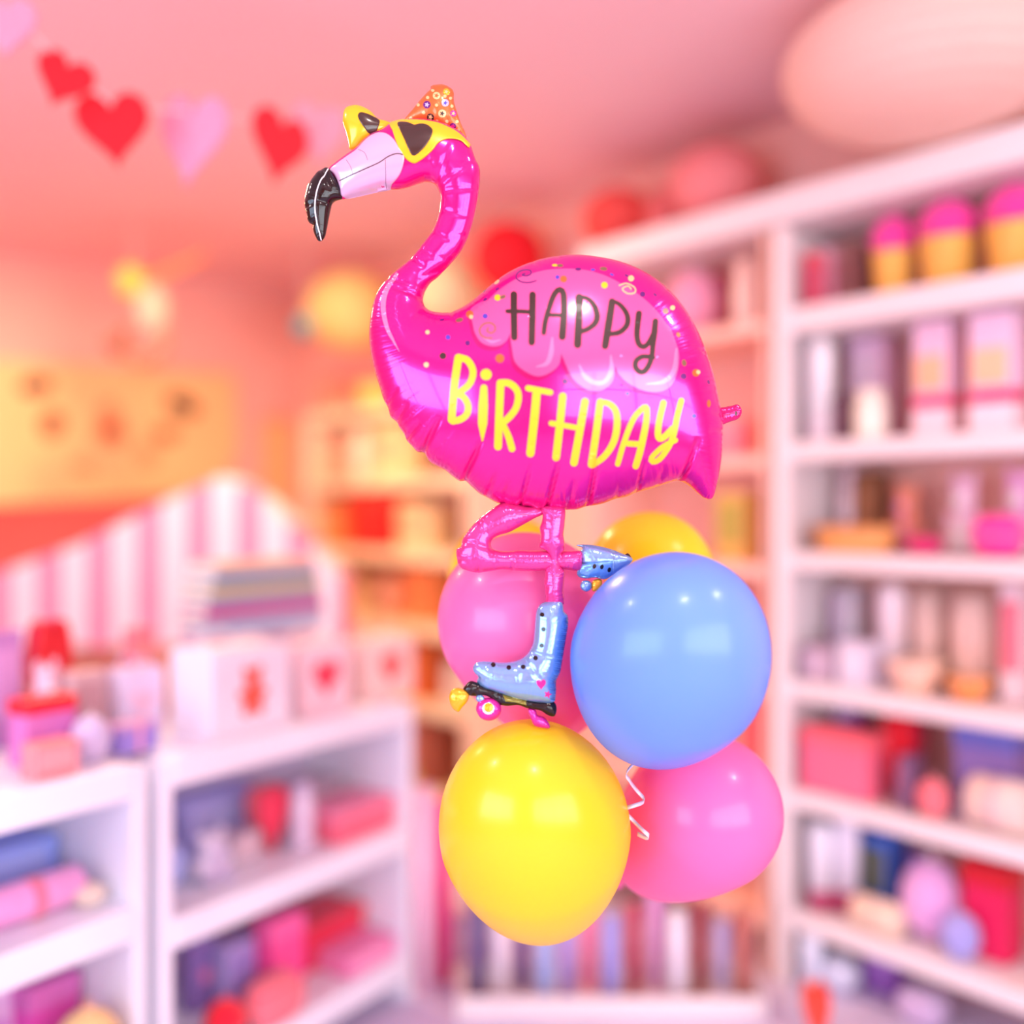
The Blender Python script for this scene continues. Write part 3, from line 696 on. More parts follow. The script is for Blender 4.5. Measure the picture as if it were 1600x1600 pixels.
f.box((xc, (YF + YB) / 2, vz0 / 2), (T, YB - YF, vz0)).box((xc, (YF + YB) / 2, (vz1 + ZC) / 2), (T, YB - YF, ZC - vz1))
f.box((xc, (YF + vy0) / 2, (vz0 + vz1) / 2), (T, vy0 - YF, vz1 - vz0)).box((xc, (vy1 + YB) / 2, (vz0 + vz1) / 2), (T, YB - vy1, vz1 - vz0))
struct('wall_left', f, WALLM)
f = MB()
for k in range(4): f.box((xc, vy0 + (vy1 - vy0) * k / 3, (vz0 + vz1) / 2), (.09, .07, vz1 - vz0))
for z in (vz0, vz1): f.box((xc, (vy0 + vy1) / 2, z), (.08, vy1 - vy0, .06))
struct('window_2', f, WHITE)
wx0, wx1, wz0, wz1 = -1.9, 2.4, 0.75, 2.55
f = MB()
yc = YF - T / 2
f.box(((XL + XR) / 2, yc, wz0 / 2), (XR - XL, T, wz0)).box(((XL + XR) / 2, yc, (wz1 + ZC) / 2), (XR - XL, T, ZC - wz1))
f.box(((XL + wx0) / 2, yc, (wz0 + wz1) / 2), (wx0 - XL, T, wz1 - wz0)).box(((wx1 + XR) / 2, yc, (wz0 + wz1) / 2), (XR - wx1, T, wz1 - wz0))
struct('wall_front', f, WALLM)
f = MB()
for k in range(5):
    x = wx0 + (wx1 - wx0) * k / 4
    f.box((x, yc, (wz0 + wz1) / 2), (0.07, 0.09, wz1 - wz0))
for z in (wz0, wz0 + 1.15, wz1): f.box(((wx0 + wx1) / 2, yc, z), (wx1 - wx0, 0.08, 0.06))
struct('window_1', f, WHITE)

# ------------------------------------------------------------------ goods
def card(c, rough=0.42): return mat('card %d %d %d' % c, c, rough, vary=0.03, scale=9)
def cloth(c): return mat('plush %d %d %d' % c, c, 0.95, vary=0.06, scale=20, bump=0.5, bscale=140, sheen=0.3)
def glaze(c): return mat('glazed %d %d %d' % c, c, 0.2, coat=0.3)
def darker(c, k=0.8): return tuple(int(x * k) for x in c)
def lighter(c, k=0.4): return tuple(int(x + (255 - x) * k) for x in c)

def g_box(root, w, d, h, C):
    MB().box((0, 0, h * 0.39), (w, d, h * 0.78), 0.006).build('body', card(C[0]), root)
    MB().box((0, 0, h * 0.88), (w * 1.04, d * 1.04, h * 0.24), 0.006).build('lid', card(C[1]), root)
    if len(C) > 2:
        m = MB()
        m.box((0, 0, h * 0.5), (w * 0.13, d * 1.06, h * 1.015), 0.002).box((0, 0, h * 0.885), (w * 1.06, d * 0.13, h * 0.245), 0.002)
        m.build('ribbon', card(C[2], 0.3), root)
def g_carton(root, w, d, h, C):
    MB().box((0, 0, h / 2), (w, d, h), 0.004).build('body', card(C[0]), root)
    MB().box((0, -d / 2 - 0.002, h * 0.55), (w * 0.78, 0.006, h * 0.6), 0.002).build('front_panel', card(C[1]), root)
    if len(C) > 2: MB().box((0, 0, h - 0.012), (w * 1.015, d * 1.015, 0.03), 0.004).build('top_flap', card(C[2]), root)
def g_bag(root, w, d, h, C):
    hb = h * 0.82
    MB().box((0, 0, hb / 2), (w, d, hb), 0.004, top=1.0).box((0, 0, hb + .001), (w * 0.94, d * 0.9, 0.012), 0.002).build('body', card(C[0]), root)
    for s in (-1, 1):
        MB().tube([(w * 0.22 * math.cos(PI * k / 10), s * d * 0.38, hb - 0.005 + (h - hb) * math.sin(PI * k / 10)) for k in range(11)], 0.004, 8).build('handle', card(C[2] if len(C) > 2 else lighter(C[0])), root)
    m = MB(); y = -d / 2 - 0.002
    if len(C) > 3 and C[3] == 'bear':
        s = min(w, hb) * 0.5; z = hb * 0.52
        for (x, zz, r) in ((0, .24, .26), (-.2, .46, .11), (.2, .46, .11), (0, -.2, .32), (-.32, -.1, .13), (.32, -.1, .13), (-.2, -.5, .15), (.2, -.5, .15)):
            m.ell((x * s, y, z + zz * s), (r * s, 0.006, r * s), 0, 16, 8)
        m.build('bear_print', card(C[1]), root)
    else:
        s = min(w, hb) * 0.55
        m.prism([(x, z + hb * 0.5) for x, z in heart_poly(s, s)], y - 0.003, y + 0.003, inset=0.05).build('heart_print', card(C[1]), root)
def g_jar(root, w, d, h, C):
    r = w / 2
    MB().lathe([(r * .9, 0), (r, .01), (r, h * .7), (r * .78, h * .8), (r * .78, h * .84)], 28).build('body', glaze(C[0]), root)
    MB().lathe([(r * .84, h * .83), (r * .86, h * .85), (r * .86, h * .97), (r * .8, h)], 28).build('lid', glaze(C[1]), root)
    if len(C) > 2: MB().lathe([(r * 1.01, h * .12), (r * 1.02, h * .13), (r * 1.02, h * .36), (r * 1.01, h * .37)], 28).build('band', card(C[2]), root)
def g_tube(root, w, d, h, C):
    r = w / 2
    MB().lathe([(r, h * .22), (r, h * .9), (r * .96, h * .94), (r * .6, h * .96), (r * .6, h)], 28).build('body', glaze(C[0]), root)
    MB().lathe([(r * .96, 0), (r * 1.06, .006), (r * 1.06, h * .22), (r * .95, h * .24)], 28).build('base', glaze(C[1]), root)
def g_cup(root, w, d, h, C):
    r = w / 2
    MB().lathe([(r * .7, 0), (r * .86, h * .12), (r * .97, h * .5), (r, h), (r * .93, h), (r * .9, h * .5), (r * .78, h * .14), (1e-5, h * .12)], 28).build('body', glaze(C[0]), root)
    MB().lathe([(r * .74, 0.0), (r * .82, 0.0), (r * .9, h * .1), (r * .94, h * .2), (r * .88, h * .2)], 28).build('foot', glaze(C[1]), root)
    MB().tube([(r * .95 + r * .42 * math.sin(PI * k / 10), 0, h * (.25 + .5 * k / 10)) for k in range(11)], r * .1, 8, M=Matrix.Rotation(R(-60), 4, 'Z')).build('handle', glaze(C[0]), root)
def g_bowl(root, w, d, h, C):
    r = w / 2
    MB().lathe([(r * .45, 0), (r * .5, h * .04), (r * .8, h * .35), (r, h * .9), (r, h), (r * .95, h), (r * .76, h * .4), (1e-5, h * .15)], 32).build('body', glaze(C[0]), root)
    MB().lathe([(r * 1.0, h * .86), (r * 1.05, h * .9), (r * 1.05, h), (r * .98, h * 1.02), (r * .94, h * .98)], 32).build('rim', glaze(C[1]), root)
def g_ball(root, w, d, h, C):
    r = w / 2; h = min(h * .92, w * 1.35)
    MB().ell((0, 0, h / 2), (r, r, h / 2), 0, 32, 18).build('body', cloth(C[0]), root)
    MB().lathe([(r * .16, h * .955), (r * .16, h * 1.0), (r * .1, h * 1.02)], 14).tube([(r * .1 * math.cos(2 * PI * k / 12), 0, h * 1.05 + r * .1 * math.sin(2 * PI * k / 12)) for k in range(12)], r * .025, 6, closed=True).build('cap', glaze(C[1]), root)
def g_plush(root, w, d, h, C):
    m = cloth(C[0]); m2 = cloth(C[1]); s = h; r = min(w / 2, h * .4)
    MB().ell((0, 0, s * .3), (r * .86, r * .75, s * .3)).build('body', m, root)
    MB().ell((0, -r * .12, s * .68), (r * .78, r * .7, s * .25)).build('head', m, root)
    MB().ell((0, -r * .78, s * .63), (r * .34, r * .24, s * .1)).ell((0, -r * .7, s * .28), (r * .5, r * .16, s * .18)).build('muzzle', m2, root)
    for q in (-1, 1):
        MB().ell((q * r * .6, -r * .1, s * .9), (r * .26, r * .16, s * .1)).build('ear', m, root)
        MB().ell((q * r * .85, -r * .3, s * .34), (r * .24, r * .28, s * .17)).build('arm', m, root)
        MB().ell((q * r * .55, -r * .75, s * .1), (r * .3, r * .42, s * .1)).build('leg', m2, root)
def g_basket(root, w, d, h, C):
    r = 0.5
    m = MB()
    S = Matrix.Diagonal((w, d, 1, 1))
    m.lathe([(r * .86, 0)] + [(r * (.86 + .14 * k / 12) * (1.0 + (.012 if k % 2 else -.012)), h * .9 * k / 12) for k in range(1, 13)] + [(r * .9, h * .85), (r * .8, h * .1), (1e-5, h * .1)], 40, 0, S, ridge=20, amp=.012)
    m.build('body', card(C[0], .7), root)
    MB().tube([(w * .5 * math.cos(2 * PI * k / 32), d * .5 * math.sin(2 * PI * k / 32), h * .92) for k in range(32)], h * .07, 8, closed=True).build('rim', card(C[1], .7), root)
def g_pot(root, w, d, h, C):
    hb = h * .55
    MB().lathe([(w * .36, 0), (w * .38, .004), (w * .46, hb * .92), (w * .48, hb * .94), (w * .48, hb), (w * .4, hb)], 32, 0, ridge=16, amp=.02).build('body', mat('gold card', (250, 196, 96), .3, metal=.25), root)
    m = MB(); r = w * .5; rz = (h - hb * .8) / 2
    m.ell((0, 0, hb * .8 + rz), (r * .9, r * .9, rz), 0, 28, 16)
    for k in range(26):
        a = k * 2.4; z = 1 - 2 * (k + .5) / 26; q = math.sqrt(1 - z * z)
        m.ell((r * .78 * q * math.cos(a), r * .78 * q * math.sin(a), hb * .8 + rz + rz * .8 * z), (r * .26, r * .26, rz * .24), 0, 10, 6)
    m.build('puff', cloth(C[0]), root)
def g_pack(root, w, d, h, C):
    MB().box((0, 0, h / 2), (w, d, h), .006).build('body', card(C[0]), root)
    MB().box((0, -d / 2 - .001, h * .55), (w * .8, .008, h * .3), .003).build('window', card(C[1], .2), root)
    MB().box((0, 0, h * .3), (w * 1.02, d * 1.03, h * .11), .003).build('band', card(C[2]), root)
    MB().box((0, 0, h * .12), (w * 1.01, d * 1.02, h * .22), .004).build('base', card(C[3]), root)
def g_cushion(root, w, d, h, C):
    vs = MB(); n, k = 28, 14
    prof = []
    q = MB().ell((0, 0, 0), (1, 1, 1), 0, n, k)
    def sq(p):
        x, y, z = p; e = .55
        f = lambda u: math.copysign(abs(u) ** e, u)
        return (f(x) * w / 2, f(y) * d / 2, h / 2 + math.copysign(abs(z) ** .8, z) * h / 2)
    q.v = [Vector(sq(p)) for p in q.v]
    q.build('body', cloth(C[0]), root)
    MB().tube([sq((math.cos(2 * PI * i / 40), math.sin(2 * PI * i / 40), 0)) for i in range(40)], min(w, h) * .035, 6, closed=True).build('piping', cloth(C[1]), root)
def g_sleeper(root, w, d, h, C):
    m = MB()
    m.tube([(-w / 2, 0, h / 2), (-w / 2 + .01, 0, h / 2), (w / 2 - .01, 0, h / 2), (w / 2, 0, h / 2)], [h * .35, h * .485, h * .485, h * .35], 24).build('roll', cloth(C[0]), root)
    MB().tube([(-w * .06, 0, h / 2), (w * .06, 0, h / 2)], h * .498, 24).build('tie', cloth(C[1]), root)
def g_heartbox(root, w, d, h, C):
    hp_ = [(x, z) for x, z in heart_poly(w, h)]
    zmin = min(z for _, z in hp_)
    hp_ = [(x, z - zmin) for x, z in hp_]
    MB().prism(hp_, -d / 2 + d * .3, d / 2, inset=0).build('body', card(C[0]), root)
    zc = h * .5
    MB().prism([(x * 1.04, zc + (z - zc) * 1.0) for x, z in hp_], -d / 2, -d / 2 + d * .3, inset=.05).build('lid', card(C[1]), root)
def g_book(root, w, d, h, C):
    MB().box((0, d * .02, h / 2), (w * .96, d * .94, h * .72), .001).build('pages', card((244, 236, 226), .8), root)
    MB().box((0, 0, h * .06), (w, d, h * .12), .001).box((0, 0, h * .94), (w, d, h * .12), .001).box((0, -d / 2, h / 2), (w, h * .12, h), .001).build('cover', card(C[0]), root)
def g_roll(root, w, d, h, C):
    r = w / 2
    MB().lathe([(r * .6, 0), (r, .001), (r, h - .001), (r * .6, h)], 24).build('paper', card(C[0], .3), root)
    MB().lathe([(r * .55, h - .02), (r * .55, h + .004), (r * .4, h + .004), (r * .4, h - .02)], 18).build('core', card((206, 176, 146), .8), root)
GOODS = dict(box=(g_box, 'gift_box', 'box'), carton=(g_carton, 'carton', 'box'), bag=(g_bag, 'gift_bag', 'bag'), jar=(g_jar, 'jar', 'jar'), tube=(g_tube, 'bottle', 'bottle'), cup=(g_cup, 'mug', 'mug'), bowl=(g_bowl, 'bowl', 'bowl'),
             ball=(g_ball, 'bauble', 'ornament'), plush=(g_plush, 'plush_toy', 'soft toy'), basket=(g_basket, 'basket', 'basket'), pot=(g_pot, 'gift_pot', 'gift'), pack=(g_pack, 'gift_pack', 'gift'),
             cushion=(g_cushion, 'cushion', 'cushion'), blanket=(g_sleeper, 'rolled_blanket', 'blanket'), heart=(g_heartbox, 'heart_box', 'box'), book=(g_book, 'book', 'book'), roll=(g_roll, 'paper_roll', 'wrapping paper'))
ROUND = {'jar', 'tube', 'cup', 'bowl', 'ball', 'pot', 'roll'}
def goods(kind, loc, rz, w, d, h, C, label, group):
    fn, nm, cat = GOODS[kind]
    root = thing(nm, label, cat, loc, rz, group)
    fn(root, w, d, h, C)
    return root

# ------------------------------------------------------------------ shelving along wall_right
XS, DEP = 2.95, 0.375
def shelving(label, y0, y1, zs, ths, posts, mt=WHITE, height=None):
    root = thing('shelving_unit', label, 'shelf', (XS, (y0 + y1) / 2, 0))
    top = height or max(zs)
    for z, t in zip(zs, ths):
        MB().box((DEP / 2, 0, z - t / 2), (DEP, abs(y1 - y0) - 0.05, t), .006).build('shelf', mt, root)
    for y in (y0, y1):
        s = 1 if y == max(y0, y1) else -1
        MB().box((DEP / 2, y - (y0 + y1) / 2 - s * .0125, top / 2), (DEP, .025, top), .004).build('side_panel', mt, root)
        if posts: MB().box((.0, y - (y0 + y1) / 2 - s * .03, top / 2), (.03, .06, top), .004).build('front_post', mt, root)
    return root
ZB = {1: 2.63, 2: 2.29, 3: 1.835, 4: 1.465, 5: 1.03, 6: .66, 7: .25}
ZS = [ZB[i] for i in range(2, 8)]
shelving('tall white shelving unit packed with boxes, mugs and gifts along the wall', 0.75, 2.11, ZS, [.085, .065, .06, .06, .06, .06], True, height=2.57)
shelving('narrow salmon painted shelving unit behind the flamingo tail', 2.14, 3.02, [2.27, 1.80, 1.42, 1.0, .6, .2], [.05] * 6, False, mat('salmon painted board', (250, 196, 178), 0.6, vary=.02, scale=4), height=2.57)
tag(MB().box((XS + DEP / 2 - .015, (0.75 + 3.06) / 2, 2.635), (DEP + .03, 2.31, .11), .012).build('cornice_board', WHITE), 'long thick white top board running across the shelving units', 'board')
CRM = mat('cream painted board', (250, 228, 190), 0.5, vary=0.02, scale=4)
shelving('cream shelving unit in the corner under the pale yellow lantern', 3.85, 5.42, [2.17, 1.78, 1.40, 1.03, .64, .2], [.06] * 6, False, CRM, height=2.17)

def on_shelf(kind, x0, x1, y0, z, o, C, label, group=None, X=XS, hk=1.0, turn=0.0):
    Xp = X + o
    t0, Y0 = on_x(x0, Xp); t1, Y1 = on_x(x1, Xp); t = (t0 + t1) / 2
    h = max(.03, (zat(y0, t) - z) * hk)
    over = [q for q in CEILS if q > z + .02]
    if over: h = min(h, min(over) - z - .012)
    _, Yc = on_x((x0 + x1) / 2, Xp); tc = on_x((x0 + x1) / 2, Xp)[0]
    if kind in ROUND: w = (x1 - x0) / FPX * tc; d = w
    else:
        w = abs(Y0 - Y1) * .9; d = min(.17, max(.07, w * .7)); w = max(.04, w - d * .25)
    d = min(d, 2 * (DEP - o) - .01)
    lo, hi = YR[0] + .068 + w * .53, YR[1] - .068 - w * .53
    Yc = min(max(Yc, lo), hi)
    goods(kind, (Xp, Yc, z + .0015), R(-90) + turn, w, d, h, C, label, group)
G1 = 'gift pots on the upper shelf'; G2 = 'display packs'; G3 = 'mugs on the middle shelf'
HP, MG, LIL, LVN, WT, CR, PCH, CRL, RED, PRP, TAN, BGE, SAL = (250, 60, 160), (214, 30, 110), (226, 186, 216), (196, 182, 222), (244, 236, 238), (196, 26, 74), (250, 190, 150), (250, 120, 130), (222, 26, 44), (132, 92, 172), (222, 150, 84), (238, 208, 196), (250, 150, 120)
PKP = (250, 160, 190)
YR = (.75, 2.11)
CEILS = [2.58] + [z - t for z, t in zip(ZS, [.085, .065, .06, .06, .06, .06])]
Z = ZB[2]
for x0, x1, y0, l in ((1362, 1432, 338, 'gold pot with magenta pompom, furthest along the upper shelf'), (1436, 1530, 310, 'gold pot with magenta pompom, second of the three in the row'), (1540, 1640, 280, 'gold pot with magenta pompom cut by the edge of the photo')):
    on_shelf('pot', x0, x1, y0, Z, .14, [HP], l, G1)
on_shelf('carton', 1303, 1358, 385, Z, .24, [(164, 112, 104), (150, 96, 92)], 'mauve brown carton next to the gold pots')
on_shelf('box', 1280, 1306, 392, Z, .2, [PKP, (252, 180, 200), WT], 'pale pink gift box with white ribbon on the upper shelf')
on_shelf('box', 1244, 1264, 402, Z, .1, [(226, 88, 118), (240, 96, 110), RED], 'coral red gift box at the end of the upper shelf')
Z = ZB[3]
on_shelf('tube', 1262, 1302, 522, Z, .1, [WT, (224, 206, 214)], 'tall white bottle beside the lilac box')
on_shelf('carton', 1330, 1402, 516, Z, .27, [LIL, (214, 186, 204)], 'lilac carton at the back of the second shelf')
on_shelf('jar', 1336, 1386, 610, Z, .1, [(248, 238, 220), (240, 226, 206)], 'cream jar in front of the lilac carton')
on_shelf('carton', 1302, 1332, 620, Z, .12, [(112, 78, 92), (128, 92, 104)], 'small dark plum carton beside the cream jar')
on_shelf('pack', 1428, 1502, 498, Z, .14, [(232, 190, 216), PCH, (226, 56, 110), (248, 218, 226)], 'lilac gift pack with peach window and red band, inner one of the pair', G2)
on_shelf('pack', 1514, 1606, 484, Z, .14, [(236, 196, 222), (252, 200, 160), (224, 48, 108), (250, 222, 230)], 'lilac gift pack with peach window and red band, at the photo edge', G2)
Z = ZB[4]
on_shelf('jar', 1262, 1300, 722, Z, .29, [(240, 214, 220), (232, 200, 210)], 'pinkish white jar behind the tan basket')
on_shelf('carton', 1335, 1388, 738, Z, .27, [(120, 74, 40), (150, 96, 60)], 'dark brown carton standing behind the tan basket')
on_shelf('basket', 1250, 1410, 822, Z, .12, [(232, 164, 96), (222, 148, 84)], 'low tan wicker basket on the third shelf')
on_shelf('plush', 1388, 1446, 752, Z, .26, [SAL, PKP], 'salmon soft toy sitting behind the tan basket')
on_shelf('plush', 1476, 1540, 735, Z, .24, [(252, 200, 224), WT], 'pale pink soft toy beside the magenta cushion')
on_shelf('plush', 1560, 1630, 728, Z, .24, [(244, 180, 226), WT], 'lilac pink soft toy cut by the photo edge')
on_shelf('cushion', 1414, 1478, 838, Z, .1, [MG, HP], 'crimson pink cushion in front of the soft toys')
on_shelf('cushion', 1512, 1610, 804, Z, .09, [HP, (252, 140, 190)], 'large hot pink cushion at the front of the third shelf')
Z = ZB[5]
on_shelf('carton', 1246, 1266, 922, Z, .26, [(206, 184, 206), (190, 166, 192)], 'tall mauve carton at the end of the mug shelf')
on_shelf('cup', 1312, 1352, 916, Z, .26, [(214, 204, 214), (118, 108, 96)], 'grey white mug with dark foot at the back of the shelf', G3)
on_shelf('tube', 1370, 1416, 912, Z, .2, [(240, 222, 230), (224, 204, 216)], 'pinkish white bottle between the mugs')
on_shelf('cup', 1426, 1478, 924, Z, .27, [BGE, (126, 104, 70)], 'beige mug with olive foot next to the white bottle', G3)
on_shelf('cup', 1486, 1556, 930, Z, .25, [(238, 206, 194), (126, 104, 70)], 'large beige mug with olive foot behind the orange bowl', G3)
on_shelf('carton', 1562, 1612, 912, Z, .2, [(240, 218, 226), (238, 120, 140)], 'whitish pink carton with a pink panel at the photo edge')
on_shelf('carton', 1244, 1308, 1008, Z, .09, [(186, 160, 178), (206, 182, 200)], 'mauve carton lying in front of the mugs')
on_shelf('carton', 1312, 1378, 1002, Z, .1, [(216, 206, 226), (232, 222, 236)], 'pale lavender carton in front of the grey mug')
on_shelf('bowl', 1388, 1474, 1034, Z, .1, [(250, 206, 180), (252, 214, 190)], 'peach bowl at the front of the mug shelf')
on_shelf('bowl', 1480, 1548, 1060, Z, .09, [(244, 156, 86), (246, 168, 104)], 'orange bowl next to the peach bowl')
Z = ZB[6]
on_shelf('box', 1246, 1380, 1136, Z, .12, [(246, 112, 142), (250, 106, 120)], 'wide coral pink box on the shelf below the mugs')
on_shelf('carton', 1262, 1294, 1096, Z, .28, [LVN, (180, 160, 214)], 'lavender carton behind the coral box')
on_shelf('carton', 1330, 1352, 1102, Z, .28, [PRP, (160, 120, 196)], 'purple carton behind the coral box')
on_shelf('heart', 1382, 1444, 1108, Z, .2, [CR, RED], 'red heart-shaped box beside the coral box')
on_shelf('carton', 1404, 1440, 1180, Z, .09, [(122, 84, 118), (140, 98, 132)], 'small plum carton under the red heart')
on_shelf('box', 1492, 1620, 1132, Z, .26, [(150, 122, 190), (110, 116, 206)], 'purple box with blue lid at the photo edge')
on_shelf('ball', 1434, 1482, 1212, Z, .06, [CRL, PKP], 'pink bauble at the front of the shelf')
on_shelf('blanket', 1500, 1630, 1215, Z, .1, [BGE, (226, 186, 190)], 'beige rolled blanket below the purple box')
Z = ZB[7]
on_shelf('tube', 1262, 1300, 1285, Z, .1, [(246, 242, 250), (176, 40, 92)], 'white bottle with crimson base, inner one of the pair', 'white bottles with crimson bases')
on_shelf('tube', 1304, 1344, 1272, Z, .14, [(240, 236, 250), (168, 40, 88)], 'white bottle with crimson base next to the blue carton', 'white bottles with crimson bases')
on_shelf('carton', 1336, 1414, 1300, Z, .27, [(64, 118, 222), (112, 116, 100)], 'bright blue carton with grey panel on the low shelf')
on_shelf('carton', 1420, 1450, 1330, Z, .25, [(104, 78, 164), (120, 96, 184)], 'violet carton beside the blue carton')
on_shelf('ball', 1410, 1502, 1318, Z, .15, [(230, 170, 222), WT], 'large lilac bauble on the low shelf')
on_shelf('box', 1504, 1600, 1345, Z, .18, [(226, 16, 84), (214, 10, 32)], 'crimson gift box with red lid on the low shelf')
on_shelf('blanket', 1322, 1424, 1405, Z, .07, [(246, 212, 186), (232, 196, 176)], 'cream rolled blanket lying on the low shelf')
on_shelf('ball', 1470, 1530, 1420, Z, .07, [(166, 162, 226), LVN], 'periwinkle bauble in front of the crimson box')
# below the lowest shelf, on the floor
def on_floor(kind, x0, x1, y0, d_, C, label, group=None, dd=None, rz=YAW, z=0.0):
    w = (x1 - x0) / FPX * d_; h = zat(y0, d_) - z
    goods(kind, Vector((*at((x0 + x1) / 2, 800, d_).xy, z + .001)), rz, w, dd or min(.2, w * .8), h, C, label, group)
# narrow unit behind the flamingo tail
YR = (2.14, 3.02)
CEILS = [2.58] + [z - .05 for z in (2.27, 1.80, 1.42, 1.0, .6, .2)]
on_shelf('ball', 1040, 1128, 412, 2.27, .16, [PKP, WT], 'pink bauble under the long top board')
on_shelf('carton', 1114, 1140, 430, 2.27, .30, [MG, (60, 20, 30)], 'magenta carton under the long top board')
on_shelf('jar', 1146, 1184, 408, 2.27, .12, [(252, 220, 206), (250, 210, 196)], 'cream jar at the end of the narrow unit')
on_shelf('box', 1120, 1176, 655, 1.80, .14, [(250, 140, 160), (252, 160, 170)], 'salmon pink box behind the flamingo tail')
on_shelf('carton', 1124, 1190, 770, 1.42, .14, [(222, 178, 96), (180, 164, 76)], 'mustard and olive carton behind the yellow balloon')
on_shelf('basket', 1125, 1196, 925, 1.0, .14, [(250, 158, 120), (250, 140, 120)], 'salmon basket behind the blue balloon')
on_shelf('carton', 1168, 1206, 1080, .6, .14, [(240, 66, 84), (250, 90, 96)], 'red carton between the blue balloon and the tall shelving')

# corner unit
YR = (3.85, 5.42)
CEILS = [z - .06 for z in (2.17, 1.78, 1.40, 1.03, .64, .2)]
o_ = .14
on_shelf('bowl', 560, 614, 604, 2.17, .12, [(252, 226, 110), (252, 232, 140)], 'yellow bowl on top of the cream unit')
on_shelf('box', 506, 552, 590, 2.17, .14, [(250, 160, 130), (250, 130, 120)], 'salmon box on top of the cream unit')
on_shelf('jar', 548, 590, 666, 1.78, .12, [(252, 234, 200), (250, 224, 180)], 'tall cream jar on the top row of the cream unit')
on_shelf('carton', 600, 646, 664, 1.78, .14, [(250, 232, 170), (250, 196, 150)], 'pale yellow carton beside the cream jar')
on_shelf('carton', 508, 540, 690, 1.78, .14, [(250, 170, 140), (252, 196, 160)], 'peach carton beside the cream jar')
on_shelf('box', 562, 630, 772, 1.40, .12, [(226, 34, 34), (238, 52, 44)], 'bright red box on the cream unit')
on_shelf('carton', 636, 684, 786, 1.40, .14, [(250, 220, 170), (252, 186, 140)], 'cream carton beside the bright red box')
on_shelf('carton', 514, 554, 780, 1.40, .16, [(246, 140, 76), (250, 160, 100)], 'orange carton beside the bright red box')
on_shelf('ball', 590, 638, 880, 1.03, .14, [(250, 170, 140), SAL], 'salmon bauble on the cream unit')
on_shelf('carton', 646, 690, 888, 1.03, .14, [(246, 150, 92), (240, 130, 76)], 'orange carton beside the salmon bauble')
on_shelf('basket', 520, 580, 900, 1.03, .14, [(246, 196, 140), (240, 180, 120)], 'straw basket on the cream unit')
on_shelf('carton', 640, 692, 1000, .64, .14, [(214, 100, 44), (224, 120, 64)], 'burnt orange carton low on the cream unit')
on_shelf('jar', 694, 730, 1030, .64, .12, [(246, 226, 210), (240, 214, 196)], 'pale jar low on the cream unit')
on_shelf('carton', 662, 705, 1125, .2, .14, [(160, 82, 60), (176, 96, 72)], 'brown carton on the bottom shelf of the cream unit')

# ------------------------------------------------------------------ paper lanterns
def lantern(label, loc, r, rz_, col, hang=True, group='paper lanterns', ribs=14):
    root = thing('paper_lantern', label, 'lantern', (loc[0], loc[1], loc[2]), 0, group)
    prof = []
    n = ribs * 4
    for i in range(n + 1):
        a = -PI / 2 * .93 + PI * .93 * i / n
        k = 1 + .018 * math.cos(2 * PI * ribs * i / n)
        prof.append((r * math.cos(a) * k, rz_ * math.sin(a)))
    MB().lathe(prof, 48).build('shade', mat('lantern paper %d %d %d' % col, col, .8, trans=.25, vary=.02), root)
    z0, r0 = prof[-1][1], prof[-1][0]
    MB().tube([(r0 * math.cos(2 * PI * k / 24), r0 * math.sin(2 * PI * k / 24), z0) for k in range(24)], .004, 6, closed=True).build('ring', WHITE, root)
    if hang:
        MB().tube([(0, 0, z0 - .01), (0, 0, ZC - loc[2])], .0025, 6).tube([(-r0, 0, z0), (r0, 0, z0)], .003, 6).build('string', WHITE, root)
t, Y = on_x(1462, 2.84)
lantern('huge flattened pale pink paper lantern above the top board', (2.84, Y, 2.895), .425, .203, (255, 216, 200), True, ribs=16)
t, Y = on_x(1120, 3.1); lantern('pink paper lantern on the top board beside the huge one', (3.1, Y, 2.692 + .15), .18, .15, (250, 150, 150), False)
t, Y = on_x(1040, 3.13); lantern('small rose paper lantern between the coral and the pink ones', (3.13, Y, 2.692 + .105), 0.085, .105, (246, 130, 130), False)
t, Y = on_x(966, 3.1); lantern('coral paper lantern at the far end of the top board', (3.1, Y, 2.692 + .13), .15, .13, (246, 92, 84), False)
lantern('bright red paper lantern hanging above the flamingo back', at(795, 402, 4.8), .17, .165, (240, 26, 44))
lantern('large pale yellow paper lantern hanging in the corner', at(545, 486, 5.75), .24, .22, (252, 232, 150))
lantern('pale cream paper lantern hanging behind the flamingo neck', at(694, 455, 5.1), .17, .17, (236, 226, 180))
lantern('small teal paper lantern beside the pale yellow one', at(475, 510, 5.3), .05, .055, (40, 160, 176), ribs=6)

